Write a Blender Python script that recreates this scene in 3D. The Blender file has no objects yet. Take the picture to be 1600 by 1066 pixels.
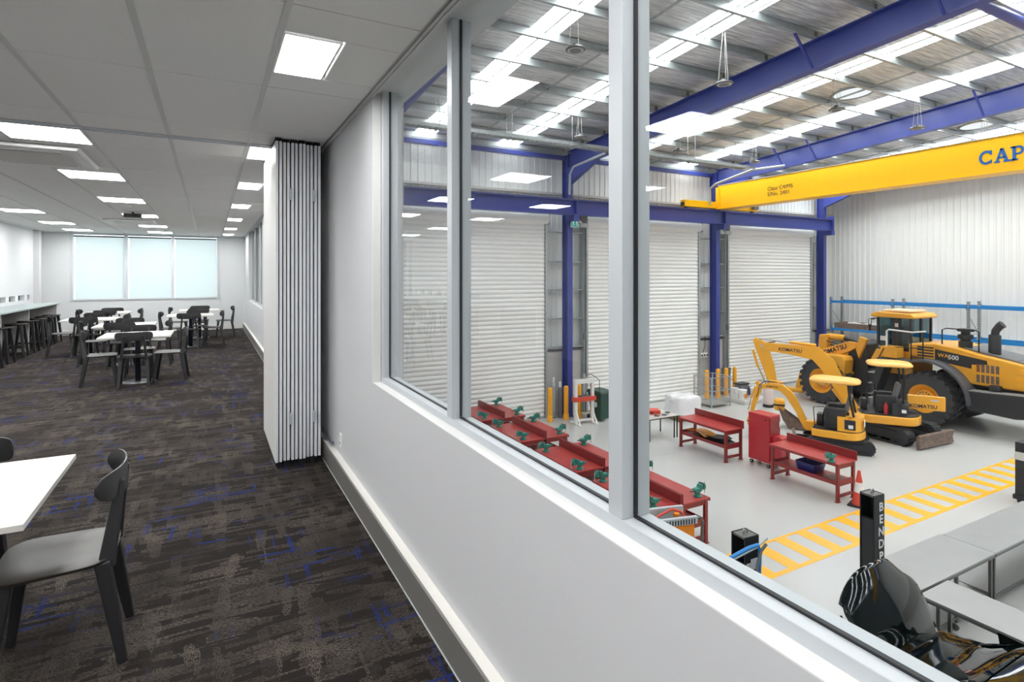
import bpy, bmesh, math, random
from math import sin, cos, pi, radians, sqrt
from mathutils import Vector, Matrix
random.seed(7)
S = bpy.context.scene
COL = S.collection

# ------------------------------------------------------------------ camera, world, light, exposure
EYE = 1.655
FZ = EYE - 5.24                     # workshop floor height (office carpet is z = 0)
cam_d = bpy.data.cameras.new('camera'); cam = bpy.data.objects.new('camera', cam_d); COL.objects.link(cam)
cam.location = (0, 0, EYE); cam.rotation_euler = (radians(90), 0, radians(-28.25))
cam_d.sensor_width = 36; cam_d.lens = 877/1600*36; cam_d.shift_y = -103/1600; cam_d.clip_start = .02
S.camera = cam
S.view_settings.view_transform = 'Standard'; S.view_settings.look = 'None'
S.view_settings.gamma = 1; S.view_settings.use_curve_mapping = False
S.view_settings.exposure = 0.0
W = bpy.data.worlds.new('sky'); S.world = W; W.use_nodes = True
W.node_tree.nodes['Background'].inputs[0].default_value = (.88, .96, 1.0, 1)
W.node_tree.nodes['Background'].inputs[1].default_value = 1.85
S.cycles.use_denoising = True; S.cycles.max_bounces = 10; S.cycles.diffuse_bounces = 5
S.cycles.glossy_bounces = 5; S.cycles.transparent_max_bounces = 16; S.cycles.sample_clamp_indirect = 6
S.cycles.caustics_reflective = False; S.cycles.caustics_refractive = False

def roof_z(y): return EYE + 4.87 + .062*(15.9 - y)
SKY_STRIPS = ((5.95, 6.65), (9.05, 9.40), (9.50, 9.85), (14.1, 14.42), (14.53, 14.85), (17.6, 18.5), (21.7, 22.5), (25.0, 25.7), (25.9, 26.6))
SKYLIGHT_L = 14.0                   # radiance of the translucent roof sheets
PANEL_L = 38.0                      # radiance of the office ceiling panels

# ------------------------------------------------------------------ materials
def lin(c):
    f = lambda v: v/12.92 if v <= .04045 else ((v+.055)/1.055)**2.4
    return (f(c[0]/255), f(c[1]/255), f(c[2]/255), 1)
def mat(name, c, rough=.5, metal=0, coat=0, bump=0, bscale=40, var=0, vscale=4, spec=.5, emit=0, stretch=None):
    m = bpy.data.materials.new(name); m.use_nodes = True; n = m.node_tree.nodes; l = m.node_tree.links
    p = n['Principled BSDF']; c = lin(c)
    p.inputs['Base Color'].default_value = c; p.inputs['Roughness'].default_value = rough
    p.inputs['Metallic'].default_value = metal; p.inputs['Coat Weight'].default_value = coat
    p.inputs['Specular IOR Level'].default_value = spec
    if emit: p.inputs['Emission Color'].default_value = c; p.inputs['Emission Strength'].default_value = emit
    if bump or var:
        tc = n.new('ShaderNodeTexCoord'); mp = n.new('ShaderNodeMapping'); l.new(tc.outputs['Object'], mp.inputs[0])
        if stretch: mp.inputs['Scale'].default_value = stretch
    if var:
        t = n.new('ShaderNodeTexNoise'); t.inputs['Scale'].default_value = vscale; t.inputs['Detail'].default_value = 5
        l.new(mp.outputs[0], t.inputs['Vector'])
        r = n.new('ShaderNodeMapRange'); r.inputs[1].default_value = .3; r.inputs[2].default_value = .7
        r.inputs[3].default_value = 1-var; r.inputs[4].default_value = 1+var*.6; l.new(t.outputs['Fac'], r.inputs[0])
        x = n.new('ShaderNodeVectorMath'); x.operation = 'SCALE'; x.inputs[0].default_value = c[:3]
        l.new(r.outputs[0], x.inputs['Scale']); l.new(x.outputs[0], p.inputs['Base Color'])
    if bump:
        t = n.new('ShaderNodeTexNoise'); t.inputs['Scale'].default_value = bscale; t.inputs['Detail'].default_value = 3
        l.new(mp.outputs[0], t.inputs['Vector'])
        b = n.new('ShaderNodeBump'); b.inputs['Strength'].default_value = bump; b.inputs['Distance'].default_value = .02
        l.new(t.outputs['Fac'], b.inputs['Height']); l.new(b.outputs[0], p.inputs['Normal'])
    return m
def emit_mat(name, c, s):
    m = bpy.data.materials.new(name); m.use_nodes = True; n = m.node_tree.nodes
    for q in list(n): n.remove(q)
    e = n.new('ShaderNodeEmission'); e.inputs[0].default_value = (*c, 1); e.inputs[1].default_value = s
    o = n.new('ShaderNodeOutputMaterial'); m.node_tree.links.new(e.outputs[0], o.inputs[0]); return m
def glass_mat(name, tint, f0=.04, body=None):
    m = bpy.data.materials.new(name); m.use_nodes = True; n = m.node_tree.nodes; l = m.node_tree.links
    for q in list(n): n.remove(q)
    t = n.new('ShaderNodeBsdfTransparent'); t.inputs[0].default_value = (*tint, 1)
    g = n.new('ShaderNodeBsdfGlossy'); g.inputs['Roughness'].default_value = 0.0; g.inputs[0].default_value = (1, 1, 1, 1)
    lw = n.new('ShaderNodeLayerWeight'); lw.inputs[0].default_value = .5
    p = n.new('ShaderNodeMath'); p.operation = 'POWER'; l.new(lw.outputs['Facing'], p.inputs[0]); p.inputs[1].default_value = 5
    k = n.new('ShaderNodeMath'); k.operation = 'MULTIPLY_ADD'; l.new(p.outputs[0], k.inputs[0]); k.inputs[1].default_value = 1-f0; k.inputs[2].default_value = f0
    mx = n.new('ShaderNodeMixShader'); l.new(k.outputs[0], mx.inputs[0]); l.new(t.outputs[0], mx.inputs[1]); l.new(g.outputs[0], mx.inputs[2])
    o = n.new('ShaderNodeOutputMaterial'); l.new(mx.outputs[0], o.inputs[0]); return m

M = {}
M['plaster'] = mat('painted_plaster', (207, 208, 210), .55, bump=.03, bscale=60)
M['far_plaster'] = mat('far_wall_paint', (206, 209, 210), .6)
M['reveal'] = mat('gloss_white_paint', (232, 232, 230), .35)
M['tile'] = mat('mineral_fibre_tile', (240, 239, 237), .9, bump=.25, bscale=220, var=.05, vscale=160)
M['tee'] = mat('ceiling_tee', (205, 206, 204), .45)
M['alu'] = mat('satin_aluminium', (194, 199, 203), .38, .05)
M['alu_d'] = mat('dark_and_shaded_aluminium', (116, 114, 112), .4, .2)  # dark trim aluminium; on the window head it carries painted shade
M['skirt'] = mat('steel_skirting', (122, 120, 116), .45, .2)
M['skirt_top'] = mat('skirting_capping', (226, 224, 218), .5)
M['gasket'] = mat('black_gasket', (14, 18, 22), .5)
M['blackpl'] = mat('charcoal_plastic', (34, 34, 36), .42, bump=.05, bscale=300)
M['seatpl'] = mat('charcoal_seat_plastic', (46, 42, 38), .42, bump=.05, bscale=300)
M['tabletop'] = mat('white_laminate', (204, 202, 195), .35)
M['laminate_g'] = mat('grey_laminate', (160, 172, 172), .35)
M['dark_panel'] = mat('dark_panel', (58, 66, 70), .5)
M['white_pl'] = mat('white_plastic', (236, 236, 234), .4)
M['off_white'] = mat('off_white_plastic', (205, 203, 198), .45)
M['pole'] = mat('blue_black_pole', (28, 34, 48), .3, .5)
M['disc'] = mat('grey_base_plate', (120, 122, 124), .35, .5)
M['panel_face'] = mat('operable_wall_face', (218, 217, 215), .45)
M['panel_edge'] = mat('operable_wall_edge', (238, 240, 245), .35, .1)
M['brush'] = mat('black_brush_seal', (12, 12, 16), .8)
M['blue'] = mat('blue_paint', (54, 68, 148), .38, var=.08, vscale=1.5)
M['blue_rack'] = mat('blue_rack_paint', (20, 130, 205), .4)
M['galv'] = mat('galvanised_steel', (178, 184, 184), .42, .45, var=.12, vscale=6)
M['yellow'] = mat('crane_yellow', (250, 190, 0), .38, var=.02)
M['mach_y'] = mat('machine_yellow', (246, 178, 50), .36, coat=.2, var=.06, vscale=3)
M['canopy_y'] = mat('canopy_yellow', (248, 192, 98), .42, coat=.1, var=.04)
M['boll_y'] = mat('bollard_yellow', (250, 176, 38), .42)
M['black_m'] = mat('machine_black', (40, 43, 47), .5, var=.15, vscale=8)
M['fender'] = mat('fender_grey', (86, 90, 96), .45)
M['tyre'] = mat('tyre_rubber', (58, 60, 63), .78, var=.15, vscale=5)
M['rubber'] = mat('track_rubber', (44, 46, 50), .6, var=.2, vscale=9)
M['red'] = mat('workbench_red', (172, 60, 56), .33, var=.08, vscale=2.5)
M['red_d'] = mat('workbench_oxide_red', (142, 50, 50), .42, var=.1, vscale=2.5)
M['red_t'] = mat('tool_cabinet_red', (186, 44, 54), .32, coat=.2)
M['vise'] = mat('vise_green', (42, 132, 116), .38, var=.25, vscale=30)
M['steel'] = mat('brushed_steel', (158, 159, 158), .36, .6, var=.05, vscale=3)
M['chrome'] = mat('bright_steel', (205, 207, 208), .2, .9)
M['dark_steel'] = mat('dark_steel', (110, 110, 108), .45, .6)
M['rust'] = mat('worn_rusty_steel', (124, 106, 96), .6, .3, var=.35, vscale=9)
M['bin_g'] = mat('bin_green', (42, 76, 66), .5)
M['carblack'] = mat('car_paint', (7, 16, 17), .05, coat=0)
M['carglass'] = mat('car_glass', (10, 22, 22), .03)
M['orange'] = mat('orange_paint', (240, 140, 20), .4)
M['cone_o'] = mat('cone_orange', (214, 78, 60), .5)
M['tub_b'] = mat('navy_plastic', (36, 44, 110), .35)
M['text_k'] = mat('black_print', (24, 24, 60), .5)
M['text_b'] = mat('blue_print', (20, 96, 178), .5)
M['text_w'] = mat('white_print', (236, 236, 236), .5)
M['text_dk'] = mat('dark_print', (60, 46, 20), .5)
M['exit'] = mat('exit_sign_green', (30, 150, 140), .4, emit=.35)
M['exit_w'] = mat('exit_sign_white', (240, 255, 250), .4, emit=.6)
M['film'] = mat('stretch_film', (236, 236, 238), .22, bump=.6, bscale=9)
M['timber'] = mat('pallet_timber', (150, 128, 100), .7, var=.2, vscale=8)
M['grey_pl'] = mat('grey_plastic', (110, 112, 114), .5)
M['cabglass'] = glass_mat('cab_glass', (.50, .62, .62), .06)
M['glass'] = glass_mat('window_glass', (.985, .995, .992), .010)
M['conc'] = mat('precast_concrete', (200, 199, 195), .7, var=.06, vscale=2.2)
M['near_wall'] = mat('grey_end_wall', (112, 116, 120), .7)
M['sheet_w'] = mat('white_wall_sheeting', (238, 240, 238), .5)
M['door_w'] = mat('white_roller_curtain', (243, 244, 242), .45)
M['floor_y'] = mat('yellow_floor_paint', (255, 184, 44), .3, var=.03)
M['panel_on'] = emit_mat('lit_panel', (1, .995, .985), PANEL_L)
M['skylight'] = emit_mat('daylit_translucent_sheet', (.96, .985, 1), SKYLIGHT_L)
M['vent_lit'] = emit_mat('daylit_vent', (.95, .97, 1), 1.0)
M['lamp_on'] = emit_mat('lit_lamp', (1, 1, .98), 3)

# carpet: dark brown broken weave laid in blocks of alternating direction with royal-blue strands
def carpet():
    m = bpy.data.materials.new('patterned_carpet'); m.use_nodes = True; n = m.node_tree.nodes; l = m.node_tree.links
    p = n['Principled BSDF']; p.inputs['Roughness'].default_value = .95; p.inputs['Specular IOR Level'].default_value = .12
    tc = n.new('ShaderNodeTexCoord')
    def noise(scale, sv, detail=2, loc=(0, 0, 0)):
        mp = n.new('ShaderNodeMapping'); mp.inputs['Scale'].default_value = sv; mp.inputs['Location'].default_value = loc
        l.new(tc.outputs['Object'], mp.inputs[0]); t = n.new('ShaderNodeTexNoise'); t.inputs['Scale'].default_value = scale
        t.inputs['Detail'].default_value = detail; l.new(mp.outputs[0], t.inputs['Vector']); return t.outputs['Fac']
    def ramp(src, a, b, lo=0, hi=1):
        r = n.new('ShaderNodeMapRange'); l.new(src, r.inputs[0])
        for i, v in enumerate((a, b, lo, hi)): r.inputs[i+1].default_value = v
        return r.outputs[0]
    def mixf(f, a, b):
        x = n.new('ShaderNodeMix'); l.new(f, x.inputs[0]); l.new(a, x.inputs[2]); l.new(b, x.inputs[3]); return x.outputs[0]
    def mul(a, b):
        x = n.new('ShaderNodeMath'); x.operation = 'MULTIPLY'; l.new(a, x.inputs[0]); l.new(b, x.inputs[1]); return x.outputs[0]
    def cells(sv, lo, hi, loc=(0, 0, 0)):
        mp = n.new('ShaderNodeMapping'); mp.inputs['Scale'].default_value = sv; mp.inputs['Location'].default_value = loc; l.new(tc.outputs['Object'], mp.inputs[0])
        v = n.new('ShaderNodeTexVoronoi'); v.distance = 'CHEBYCHEV'; v.inputs['Scale'].default_value = 1; l.new(mp.outputs[0], v.inputs['Vector'])
        q = n.new('ShaderNodeSeparateColor'); l.new(v.outputs['Color'], q.inputs[0]); return ramp(q.outputs[0], lo, hi)
    def mx(a, b):
        x = n.new('ShaderNodeMath'); x.operation = 'MAXIMUM'; l.new(a, x.inputs[0]); l.new(b, x.inputs[1]); return x.outputs[0]
    fa, fb = ramp(noise(60, (1, 4, 1), 2), .44, .56), ramp(noise(60, (4, 1, 1), 2, (4, 1, 0)), .44, .56)
    A = mul(cells((4.5, 17, 1), .52, .82), fa); B_ = mul(cells((17, 4.5, 1), .56, .86, (7, 3, 0)), fb); A2 = mul(cells((3.2, 34, 1), .62, .80, (3, 9, 0)), fa)
    light = mul(mx(mx(A, B_), A2), ramp(noise(2.2, (1, 1, 1), 2), .34, .62, .25, 1))
    yarn = noise(300, (1, 1, 1), 1)
    zone = ramp(noise(1.6, (1, 1, 1), 1), .48, .60)
    bl = mul(mul(mx(cells((5, 46, 1), .925, .95, (1, 5, 0)), cells((46, 6, 1), .94, .96, (8, 2, 0))), zone), ramp(noise(90, (1, 2, 1), 1), .35, .55, .25, 1))
    c1 = n.new('ShaderNodeMix'); c1.data_type = 'RGBA'; c1.inputs[6].default_value = lin((36, 32, 30)); c1.inputs[7].default_value = lin((90, 83, 76)); l.new(light, c1.inputs[0])
    c2 = n.new('ShaderNodeMix'); c2.data_type = 'RGBA'; c2.inputs[7].default_value = lin((32, 46, 104)); l.new(c1.outputs[2], c2.inputs[6]); l.new(bl, c2.inputs[0])
    dk = ramp(yarn, .3, .7, .60, 1.25); x = n.new('ShaderNodeVectorMath'); x.operation = 'SCALE'; l.new(c2.outputs[2], x.inputs[0]); l.new(dk, x.inputs['Scale'])
    l.new(x.outputs[0], p.inputs['Base Color'])
    b = n.new('ShaderNodeBump'); b.inputs['Strength'].default_value = .4; b.inputs['Distance'].default_value = .004; l.new(yarn, b.inputs['Height']); l.new(b.outputs[0], p.inputs['Normal'])
    return m
M['carpet'] = carpet()
# foil-faced roof blanket: silvery, crinkled along the sheets
def foil():
    m = bpy.data.materials.new('foil_insulation'); m.use_nodes = True; n = m.node_tree.nodes; l = m.node_tree.links
    p = n['Principled BSDF']; p.inputs['Metallic'].default_value = .3; p.inputs['Roughness'].default_value = .4
    tc = n.new('ShaderNodeTexCoord'); mp = n.new('ShaderNodeMapping'); mp.inputs['Scale'].default_value = (.8, 9, 1); mp.inputs['Rotation'].default_value = (0, 0, .05)
    l.new(tc.outputs['Object'], mp.inputs[0])
    t = n.new('ShaderNodeTexNoise'); t.inputs['Scale'].default_value = 1.7; t.inputs['Detail'].default_value = 5; t.inputs['Distortion'].default_value = .25; l.new(mp.outputs[0], t.inputs['Vector'])
    cr = n.new('ShaderNodeValToRGB'); cr.color_ramp.elements[0].position = .34; cr.color_ramp.elements[0].color = lin((200, 202, 204)); cr.color_ramp.elements[1].position = .62; cr.color_ramp.elements[1].color = lin((246, 247, 248))
    l.new(t.outputs['Fac'], cr.inputs[0]); l.new(cr.outputs[0], p.inputs['Base Color'])
    b = n.new('ShaderNodeBump'); b.inputs['Strength'].default_value = .9; b.inputs['Distance'].default_value = .12; l.new(t.outputs['Fac'], b.inputs['Height']); l.new(b.outputs[0], p.inputs['Normal'])
    return m
M['foil'] = foil()
def blind():
    m = bpy.data.materials.new('sheer_blind'); m.use_nodes = True; n = m.node_tree.nodes; l = m.node_tree.links
    for q in list(n): n.remove(q)
    t = n.new('ShaderNodeBsdfTranslucent'); t.inputs[0].default_value = (.88, .93, .93, 1)
    d = n.new('ShaderNodeBsdfDiffuse'); d.inputs[0].default_value = (.7, .76, .76, 1)
    mx = n.new('ShaderNodeMixShader'); mx.inputs[0].default_value = .35; l.new(t.outputs[0], mx.inputs[1]); l.new(d.outputs[0], mx.inputs[2])
    o = n.new('ShaderNodeOutputMaterial'); l.new(mx.outputs[0], o.inputs[0]); return m
M['blind'] = blind()
def shedfloor():
    m = mat('sealed_concrete_floor', (194, 194, 191), .22, var=.035, vscale=.5, spec=.4)
    return m
M['floor'] = shedfloor()

# ------------------------------------------------------------------ mesh helpers
class MB:
    def __init__(s): s.v = []; s.f = []; s.M = Matrix.Identity(4)
    def add(s, vs, fs):
        k = len(s.v); s.v += [tuple(s.M @ Vector(p)) for p in vs]; s.f += [tuple(i+k for i in f) for f in fs]; return s
    def box(s, x0, x1, y0, y1, z0, z1):
        return s.add([(x0,y0,z0),(x1,y0,z0),(x1,y1,z0),(x0,y1,z0),(x0,y0,z1),(x1,y0,z1),(x1,y1,z1),(x0,y1,z1)],
                     [(0,3,2,1),(4,5,6,7),(0,1,5,4),(1,2,6,5),(2,3,7,6),(3,0,4,7)])
    def cbox(s, c, d): return s.box(c[0]-d[0]/2, c[0]+d[0]/2, c[1]-d[1]/2, c[1]+d[1]/2, c[2]-d[2]/2, c[2]+d[2]/2)
    def prism(s, pts, axis, a, b):
        # pts: 2-D outline; axis 'x' -> (y,z), 'y' -> (x,z), 'z' -> (x,y)
        n = len(pts)
        g = {'x': lambda p, t: (t, p[0], p[1]), 'y': lambda p, t: (p[0], t, p[1]), 'z': lambda p, t: (p[0], p[1], t)}[axis]
        vs = [g(p, a) for p in pts] + [g(p, b) for p in pts]
        fs = [tuple(range(n)), tuple(range(2*n-1, n-1, -1))] + [(i, i+n, (i+1) % n+n, (i+1) % n) for i in range(n)]
        return s.add(vs, fs)
    def tube(s, pts, r, n=8, cap=True):
        pts = [Vector(p) for p in pts]; rs = r if isinstance(r, (list, tuple)) else [r]*len(pts); vs = []; fs = []
        up = None
        for i, p in enumerate(pts):
            d = (pts[min(i+1, len(pts)-1)] - pts[max(i-1, 0)]).normalized()
            if up is None: up = Vector((0, 0, 1)) if abs(d.z) < .9 else Vector((1, 0, 0))
            a = d.cross(up).normalized(); b = a.cross(d).normalized(); up = b
            for k in range(n):
                t = 2*pi*(k+.5)/n; vs.append(p + (a*cos(t)+b*sin(t))*rs[i])
        for i in range(len(pts)-1):
            for k in range(n): fs.append((i*n+k, i*n+(k+1) % n, (i+1)*n+(k+1) % n, (i+1)*n+k))
        if cap: fs += [tuple(range(n-1, -1, -1)), tuple(range((len(pts)-1)*n, len(pts)*n))]
        return s.add(vs, fs)
    def beam(s, p, q, w, h, w2=None, h2=None):
        p = Vector(p); q = Vector(q); d = (q-p).normalized(); up = Vector((0,0,1)) if abs(d.z) < .95 else Vector((0,1,0))
        a = d.cross(up).normalized(); b = a.cross(d).normalized(); w2 = w2 or w; h2 = h2 or h
        vs = [c + a*sx*ww/2 + b*sz*hh/2 for c, ww, hh in ((p,w,h),(q,w2,h2)) for sx, sz in ((-1,-1),(1,-1),(1,1),(-1,1))]
        return s.add(vs, [(0,3,2,1),(4,5,6,7),(0,1,5,4),(1,2,6,5),(2,3,7,6),(3,0,4,7)][:1] + [(4,5,6,7),(0,1,5,4),(1,2,6,5),(2,3,7,6),(3,0,4,7)])
    def cyl(s, c, r, a, b, axis='z', n=16, r2=None):
        r2 = r if r2 is None else r2
        g = {'z': lambda u, v, t: (c[0]+u, c[1]+v, t), 'x': lambda u, v, t: (t, c[0]+u, c[1]+v), 'y': lambda u, v, t: (c[0]+u, t, c[1]+v)}[axis]
        vs = [g(r*cos(2*pi*k/n), r*sin(2*pi*k/n), a) for k in range(n)] + [g(r2*cos(2*pi*k/n), r2*sin(2*pi*k/n), b) for k in range(n)]
        return s.add(vs, [tuple(range(n-1, -1, -1)), tuple(range(n, 2*n))] + [(k, (k+1) % n, (k+1) % n+n, k+n) for k in range(n)])
    def lathe(s, prof, c=(0,0,0), n=20, axis='z', cap=True):
        vs = []; fs = []
        for r, t in prof:
            for k in range(n):
                u, v = r*cos(2*pi*k/n), r*sin(2*pi*k/n)
                vs.append({'z': (c[0]+u, c[1]+v, c[2]+t), 'x': (c[0]+t, c[1]+u, c[2]+v), 'y': (c[0]+u, c[1]+t, c[2]+v)}[axis])
        for i in range(len(prof)-1):
            for k in range(n): fs.append((i*n+k, i*n+(k+1) % n, (i+1)*n+(k+1) % n, (i+1)*n+k))
        if cap: fs += [tuple(range(n-1, -1, -1)), tuple(range((len(prof)-1)*n, len(prof)*n))]
        return s.add(vs, fs)
    def grid(s, f, nu, nv, th=None):
        vs = [f(i/nu, j/nv) for i in range(nu+1) for j in range(nv+1)]; m = nv+1
        fs = [(i*m+j, (i+1)*m+j, (i+1)*m+j+1, i*m+j+1) for i in range(nu) for j in range(nv)]
        return s.add(vs, fs)
    def build(s, name, material, parent=None, smooth=False, bevel=0, solid=0, seg=2, subsurf=0):
        me = bpy.data.meshes.new(name); me.from_pydata(s.v, [], s.f); me.validate()
        bm = bmesh.new(); bm.from_mesh(me); bmesh.ops.recalc_face_normals(bm, faces=bm.faces); bm.to_mesh(me); bm.free()
        me.materials.append(M[material] if isinstance(material, str) else material)
        if smooth:
            for p in me.polygons: p.use_smooth = True
            try: me.set_sharp_from_angle(angle=radians(42))
            except Exception: pass
        o = bpy.data.objects.new(name, me); COL.objects.link(o)
        if parent: o.parent = parent
        if solid: d = o.modifiers.new('solid', 'SOLIDIFY'); d.thickness = solid; d.offset = 0
        if subsurf: d = o.modifiers.new('sub', 'SUBSURF'); d.levels = d.render_levels = subsurf
        if bevel: d = o.modifiers.new('bevel', 'BEVEL'); d.width = bevel; d.segments = seg; d.limit_method = 'ANGLE'; d.angle_limit = radians(40)
        return o
def B(*a): return MB().box(*a)
def tag(o, label=None, cat=None, group=None, kind=None):
    if label: o['label'] = label
    if cat: o['category'] = cat
    if group: o['group'] = group
    if kind: o['kind'] = kind
    return o
def thing(name, loc, label, cat, group=None, rot=0):
    o = bpy.data.objects.new(name, None); COL.objects.link(o); o.location = loc; o.rotation_euler = (0, 0, rot)
    o.empty_display_size = .1
    return tag(o, label, cat, group)
def struct(o): o['kind'] = 'structure'; return o
def sroot(name, loc=(0,0,0)):
    o = bpy.data.objects.new(name, None); COL.objects.link(o); o.location = loc; o['kind'] = 'structure'; return o
def kids(o): return [c for c in bpy.data.objects if c.parent == o]
def copy_tree(root, loc, rot, label, group=None):
    r = root.copy(); COL.objects.link(r); r.location = loc; r.rotation_euler = (0, 0, rot); r['label'] = label
    if group: r['group'] = group
    for c in KIDS[root.name]:
        k = c.copy(); COL.objects.link(k); k.parent = r
        for g in KIDS.get(c.name, ()):
            h = g.copy(); COL.objects.link(h); h.parent = k
    return r
KIDS = {}
def remember(root):
    KIDS[root.name] = kids(root)
    for c in KIDS[root.name]: KIDS[c.name] = kids(c)
    return root
def text(name, body, size, loc, xd, yd, material, parent=None, bold=0, align='LEFT', ext=.002, space=1.0):
    c = bpy.data.curves.new(name, 'FONT'); c.body = body; c.size = size; c.extrude = ext; c.offset = bold; c.align_x = align; c.space_character = space
    c.materials.append(M[material]); c.resolution_u = 3
    tmp = bpy.data.objects.new('tmp', c); COL.objects.link(tmp); bpy.context.view_layer.update()
    me = bpy.data.meshes.new_from_object(tmp.evaluated_get(bpy.context.evaluated_depsgraph_get())); bpy.data.objects.remove(tmp)
    if not me.materials: me.materials.append(M[material])
    o = bpy.data.objects.new(name, me); COL.objects.link(o)
    xd = Vector(xd).normalized(); yd = Vector(yd).normalized(); zd = xd.cross(yd)
    m = Matrix((xd, yd, zd)).transposed().to_4x4(); m.translation = Vector(loc)
    if parent: o.parent = parent
    o.matrix_local = m
    return o
def ibeam_y(mb, x, y0, z0, y1, z1, depth, w, tf=.03, tw=.02):
    # I-beam running along y with its TOP at z0 / z1
    for a, b, ww in ((0, tf, w), (depth-tf, depth, w), (tf, depth-tf, tw)):
        mb.add([(x-ww/2,y0,z0-b),(x+ww/2,y0,z0-b),(x+ww/2,y0,z0-a),(x-ww/2,y0,z0-a),(x-ww/2,y1,z1-b),(x+ww/2,y1,z1-b),(x+ww/2,y1,z1-a),(x-ww/2,y1,z1-a)],
               [(0,1,2,3),(7,6,5,4),(0,4,5,1),(1,5,6,2),(2,6,7,3),(3,7,4,0)])
    return mb

# =================================================================== OFFICE SHELL
WX = .947                           # office face of the partition wall
XL, YB, YF, CZ = -4.06, -2.6, 19.4, 2.835
struct(B(XL-.1, WX+.2, YB, YF+.1, -.3, 0).build('floor', 'carpet'))
# ceiling: slab, main tees, seams, and each lay-in tile
ceil = struct(B(XL-.1, WX+.25, YB, YF+.1, CZ+.03, CZ+.25).build('ceiling', 'far_plaster'))
tees = [.30 + .6075*k for k in range(-8, 1)]              # the lines of main tees run along the room
xs = [XL] + [t for t in tees if t > XL+.05] + [.91, WX]
BIGL = (5.95, 8.19, 10.68, 13.3, 16.0, 18.25)
rows = [-2.6, -1.06, .16, 1.38, 2.6, 3.815, 5.05, 5.53, None, 5.63, 6.25, 7.5, 8.81, 10.06, 11.3, 12.68, 13.92, 15.38, 16.62, 17.63, 18.87, YF]
for t in tees + [.91]:
    B(t-.015, t+.015, YB, 5.53, CZ-.004, CZ+.012).build('ceiling_tee', 'tee', ceil)
    B(t-.015, t+.015, 5.63, YF, CZ-.004, CZ+.012).build('ceiling_tee', 'tee', ceil)
tile_mesh = {}
def tile(x0, x1, y0, y1):
    if x1-x0 < .03 or y1-y0 < .03: return
    g = .004; k = (round(x1-x0, 3), round(y1-y0, 3))
    if k not in tile_mesh:
        w, d = k; tile_mesh[k] = B(-w/2+g, w/2-g, -d/2+g, d/2-g, 0, .014).build('ceiling_tile', 'tile', ceil, bevel=0); o = tile_mesh[k]
    else: o = tile_mesh[k].copy(); COL.objects.link(o)
    o.location = ((x0+x1)/2, (y0+y1)/2, CZ)
def lamp_panel(x0, x1, y0, y1, label):
    t = thing('ceiling_light', ((x0+x1)/2, (y0+y1)/2, CZ), label, 'ceiling light', 'recessed panel lights in the office ceiling')
    a, b = (x1-x0)/2, (y1-y0)/2
    m = MB()
    for r in ((-a, a, -b, -b+.012), (-a, a, b-.012, b), (-a, -a+.012, -b+.012, b-.012), (a-.012, a, -b+.012, b-.012)): m.box(r[0], r[1], r[2], r[3], -.006, .014)
    m.build('frame', 'white_pl', t); B(-a+.013, a-.013, -b+.013, b-.013, -.003, .010).build('diffuser', 'panel_on', t)
lights = []      # (column x0, x1, y centre)
for i, y in enumerate(BIGL):
    where = ['nearest the sliding-wall track', 'second from the track', 'third from the track', 'fourth from the track', 'fifth from the track', 'closest to the far window'][i]
    lights.append((-1.5225, -.915, y, f'square lit ceiling panel in the middle row, {where}'))
    lights.append((.30, .6038, y, f'narrow lit ceiling panel beside the glazed wall, {where}'))
    if i > 1: lights.append((-3.345, -2.7375, y, f'square lit ceiling panel in the left-hand row, {where}'))
lights.append((.30, .6038, 3.22, 'narrow lit ceiling panel in front of the track, above the large internal window'))
for x0_, y_, w_ in ((-1.5225, 3.22, 'above the near white table'), (-1.5225, .75, 'added for fill above and behind the near table'), (-3.345, .75, 'added for fill behind the camera at the left'), (-1.5225, -1.7, 'added for fill at the back of the room'), (.30, .75, 'added for fill directly above the camera'), (.30, -1.7, 'added for fill behind the camera by the glazed wall'), (-3.345, 5.95, 'added for fill in the left-hand row just past the track'), (-3.345, 8.19, 'added for fill in the left-hand row second past the track')):
    lights.append((x0_, x0_+(.3038 if x0_ > 0 else .6075), y_, f'lit ceiling panel outside the picture, {w_}'))  # unseen panels added for office fill, except the near-table one mirrored in the glazing
for j in range(len(xs)-1):
    x0, x1 = xs[j], xs[j+1]
    for i in range(len(rows)-1):
        y0, y1 = rows[i], rows[i+1]
        if y0 is None or y1 is None: continue
        L = [l for l in lights if abs((l[0]) - x0) < .05 and y0 - .01 < l[2] < y1 + .01]
        if L:
            l = L[0]; a, b = l[2]-.31, l[2]+.31
            tile(x0, x1, y0, max(a, y0)); tile(x0, x1, min(b, y1), y1)
            if l[1] < x1 - .1: tile(l[1], x1, max(a, y0), min(b, y1))
        else: tile(x0, x1, y0, y1)
for l in lights: lamp_panel(l[0]+.012, l[1]-.01, l[2]-.30, l[2]+.30, l[3])
# track of the operable wall across the ceiling
m = MB(); m.box(XL, WX, 5.53, 5.565, CZ-.012, CZ+.03); m.box(XL, WX, 5.595, 5.63, CZ-.012, CZ+.03); m.box(XL, WX, 5.565, 5.595, CZ+.01, CZ+.03)
struct(m.build('trim_1', 'alu', bevel=.004))
# perimeter shadow-line trim along the partition
struct(B(.900, .912, YB, YF, CZ-.006, CZ+.012).build('trim_2', 'alu_d'))
struct(B(.935, .946, YB, YF, CZ-.010, CZ+.02).build('trim_3', 'tee'))
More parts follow.
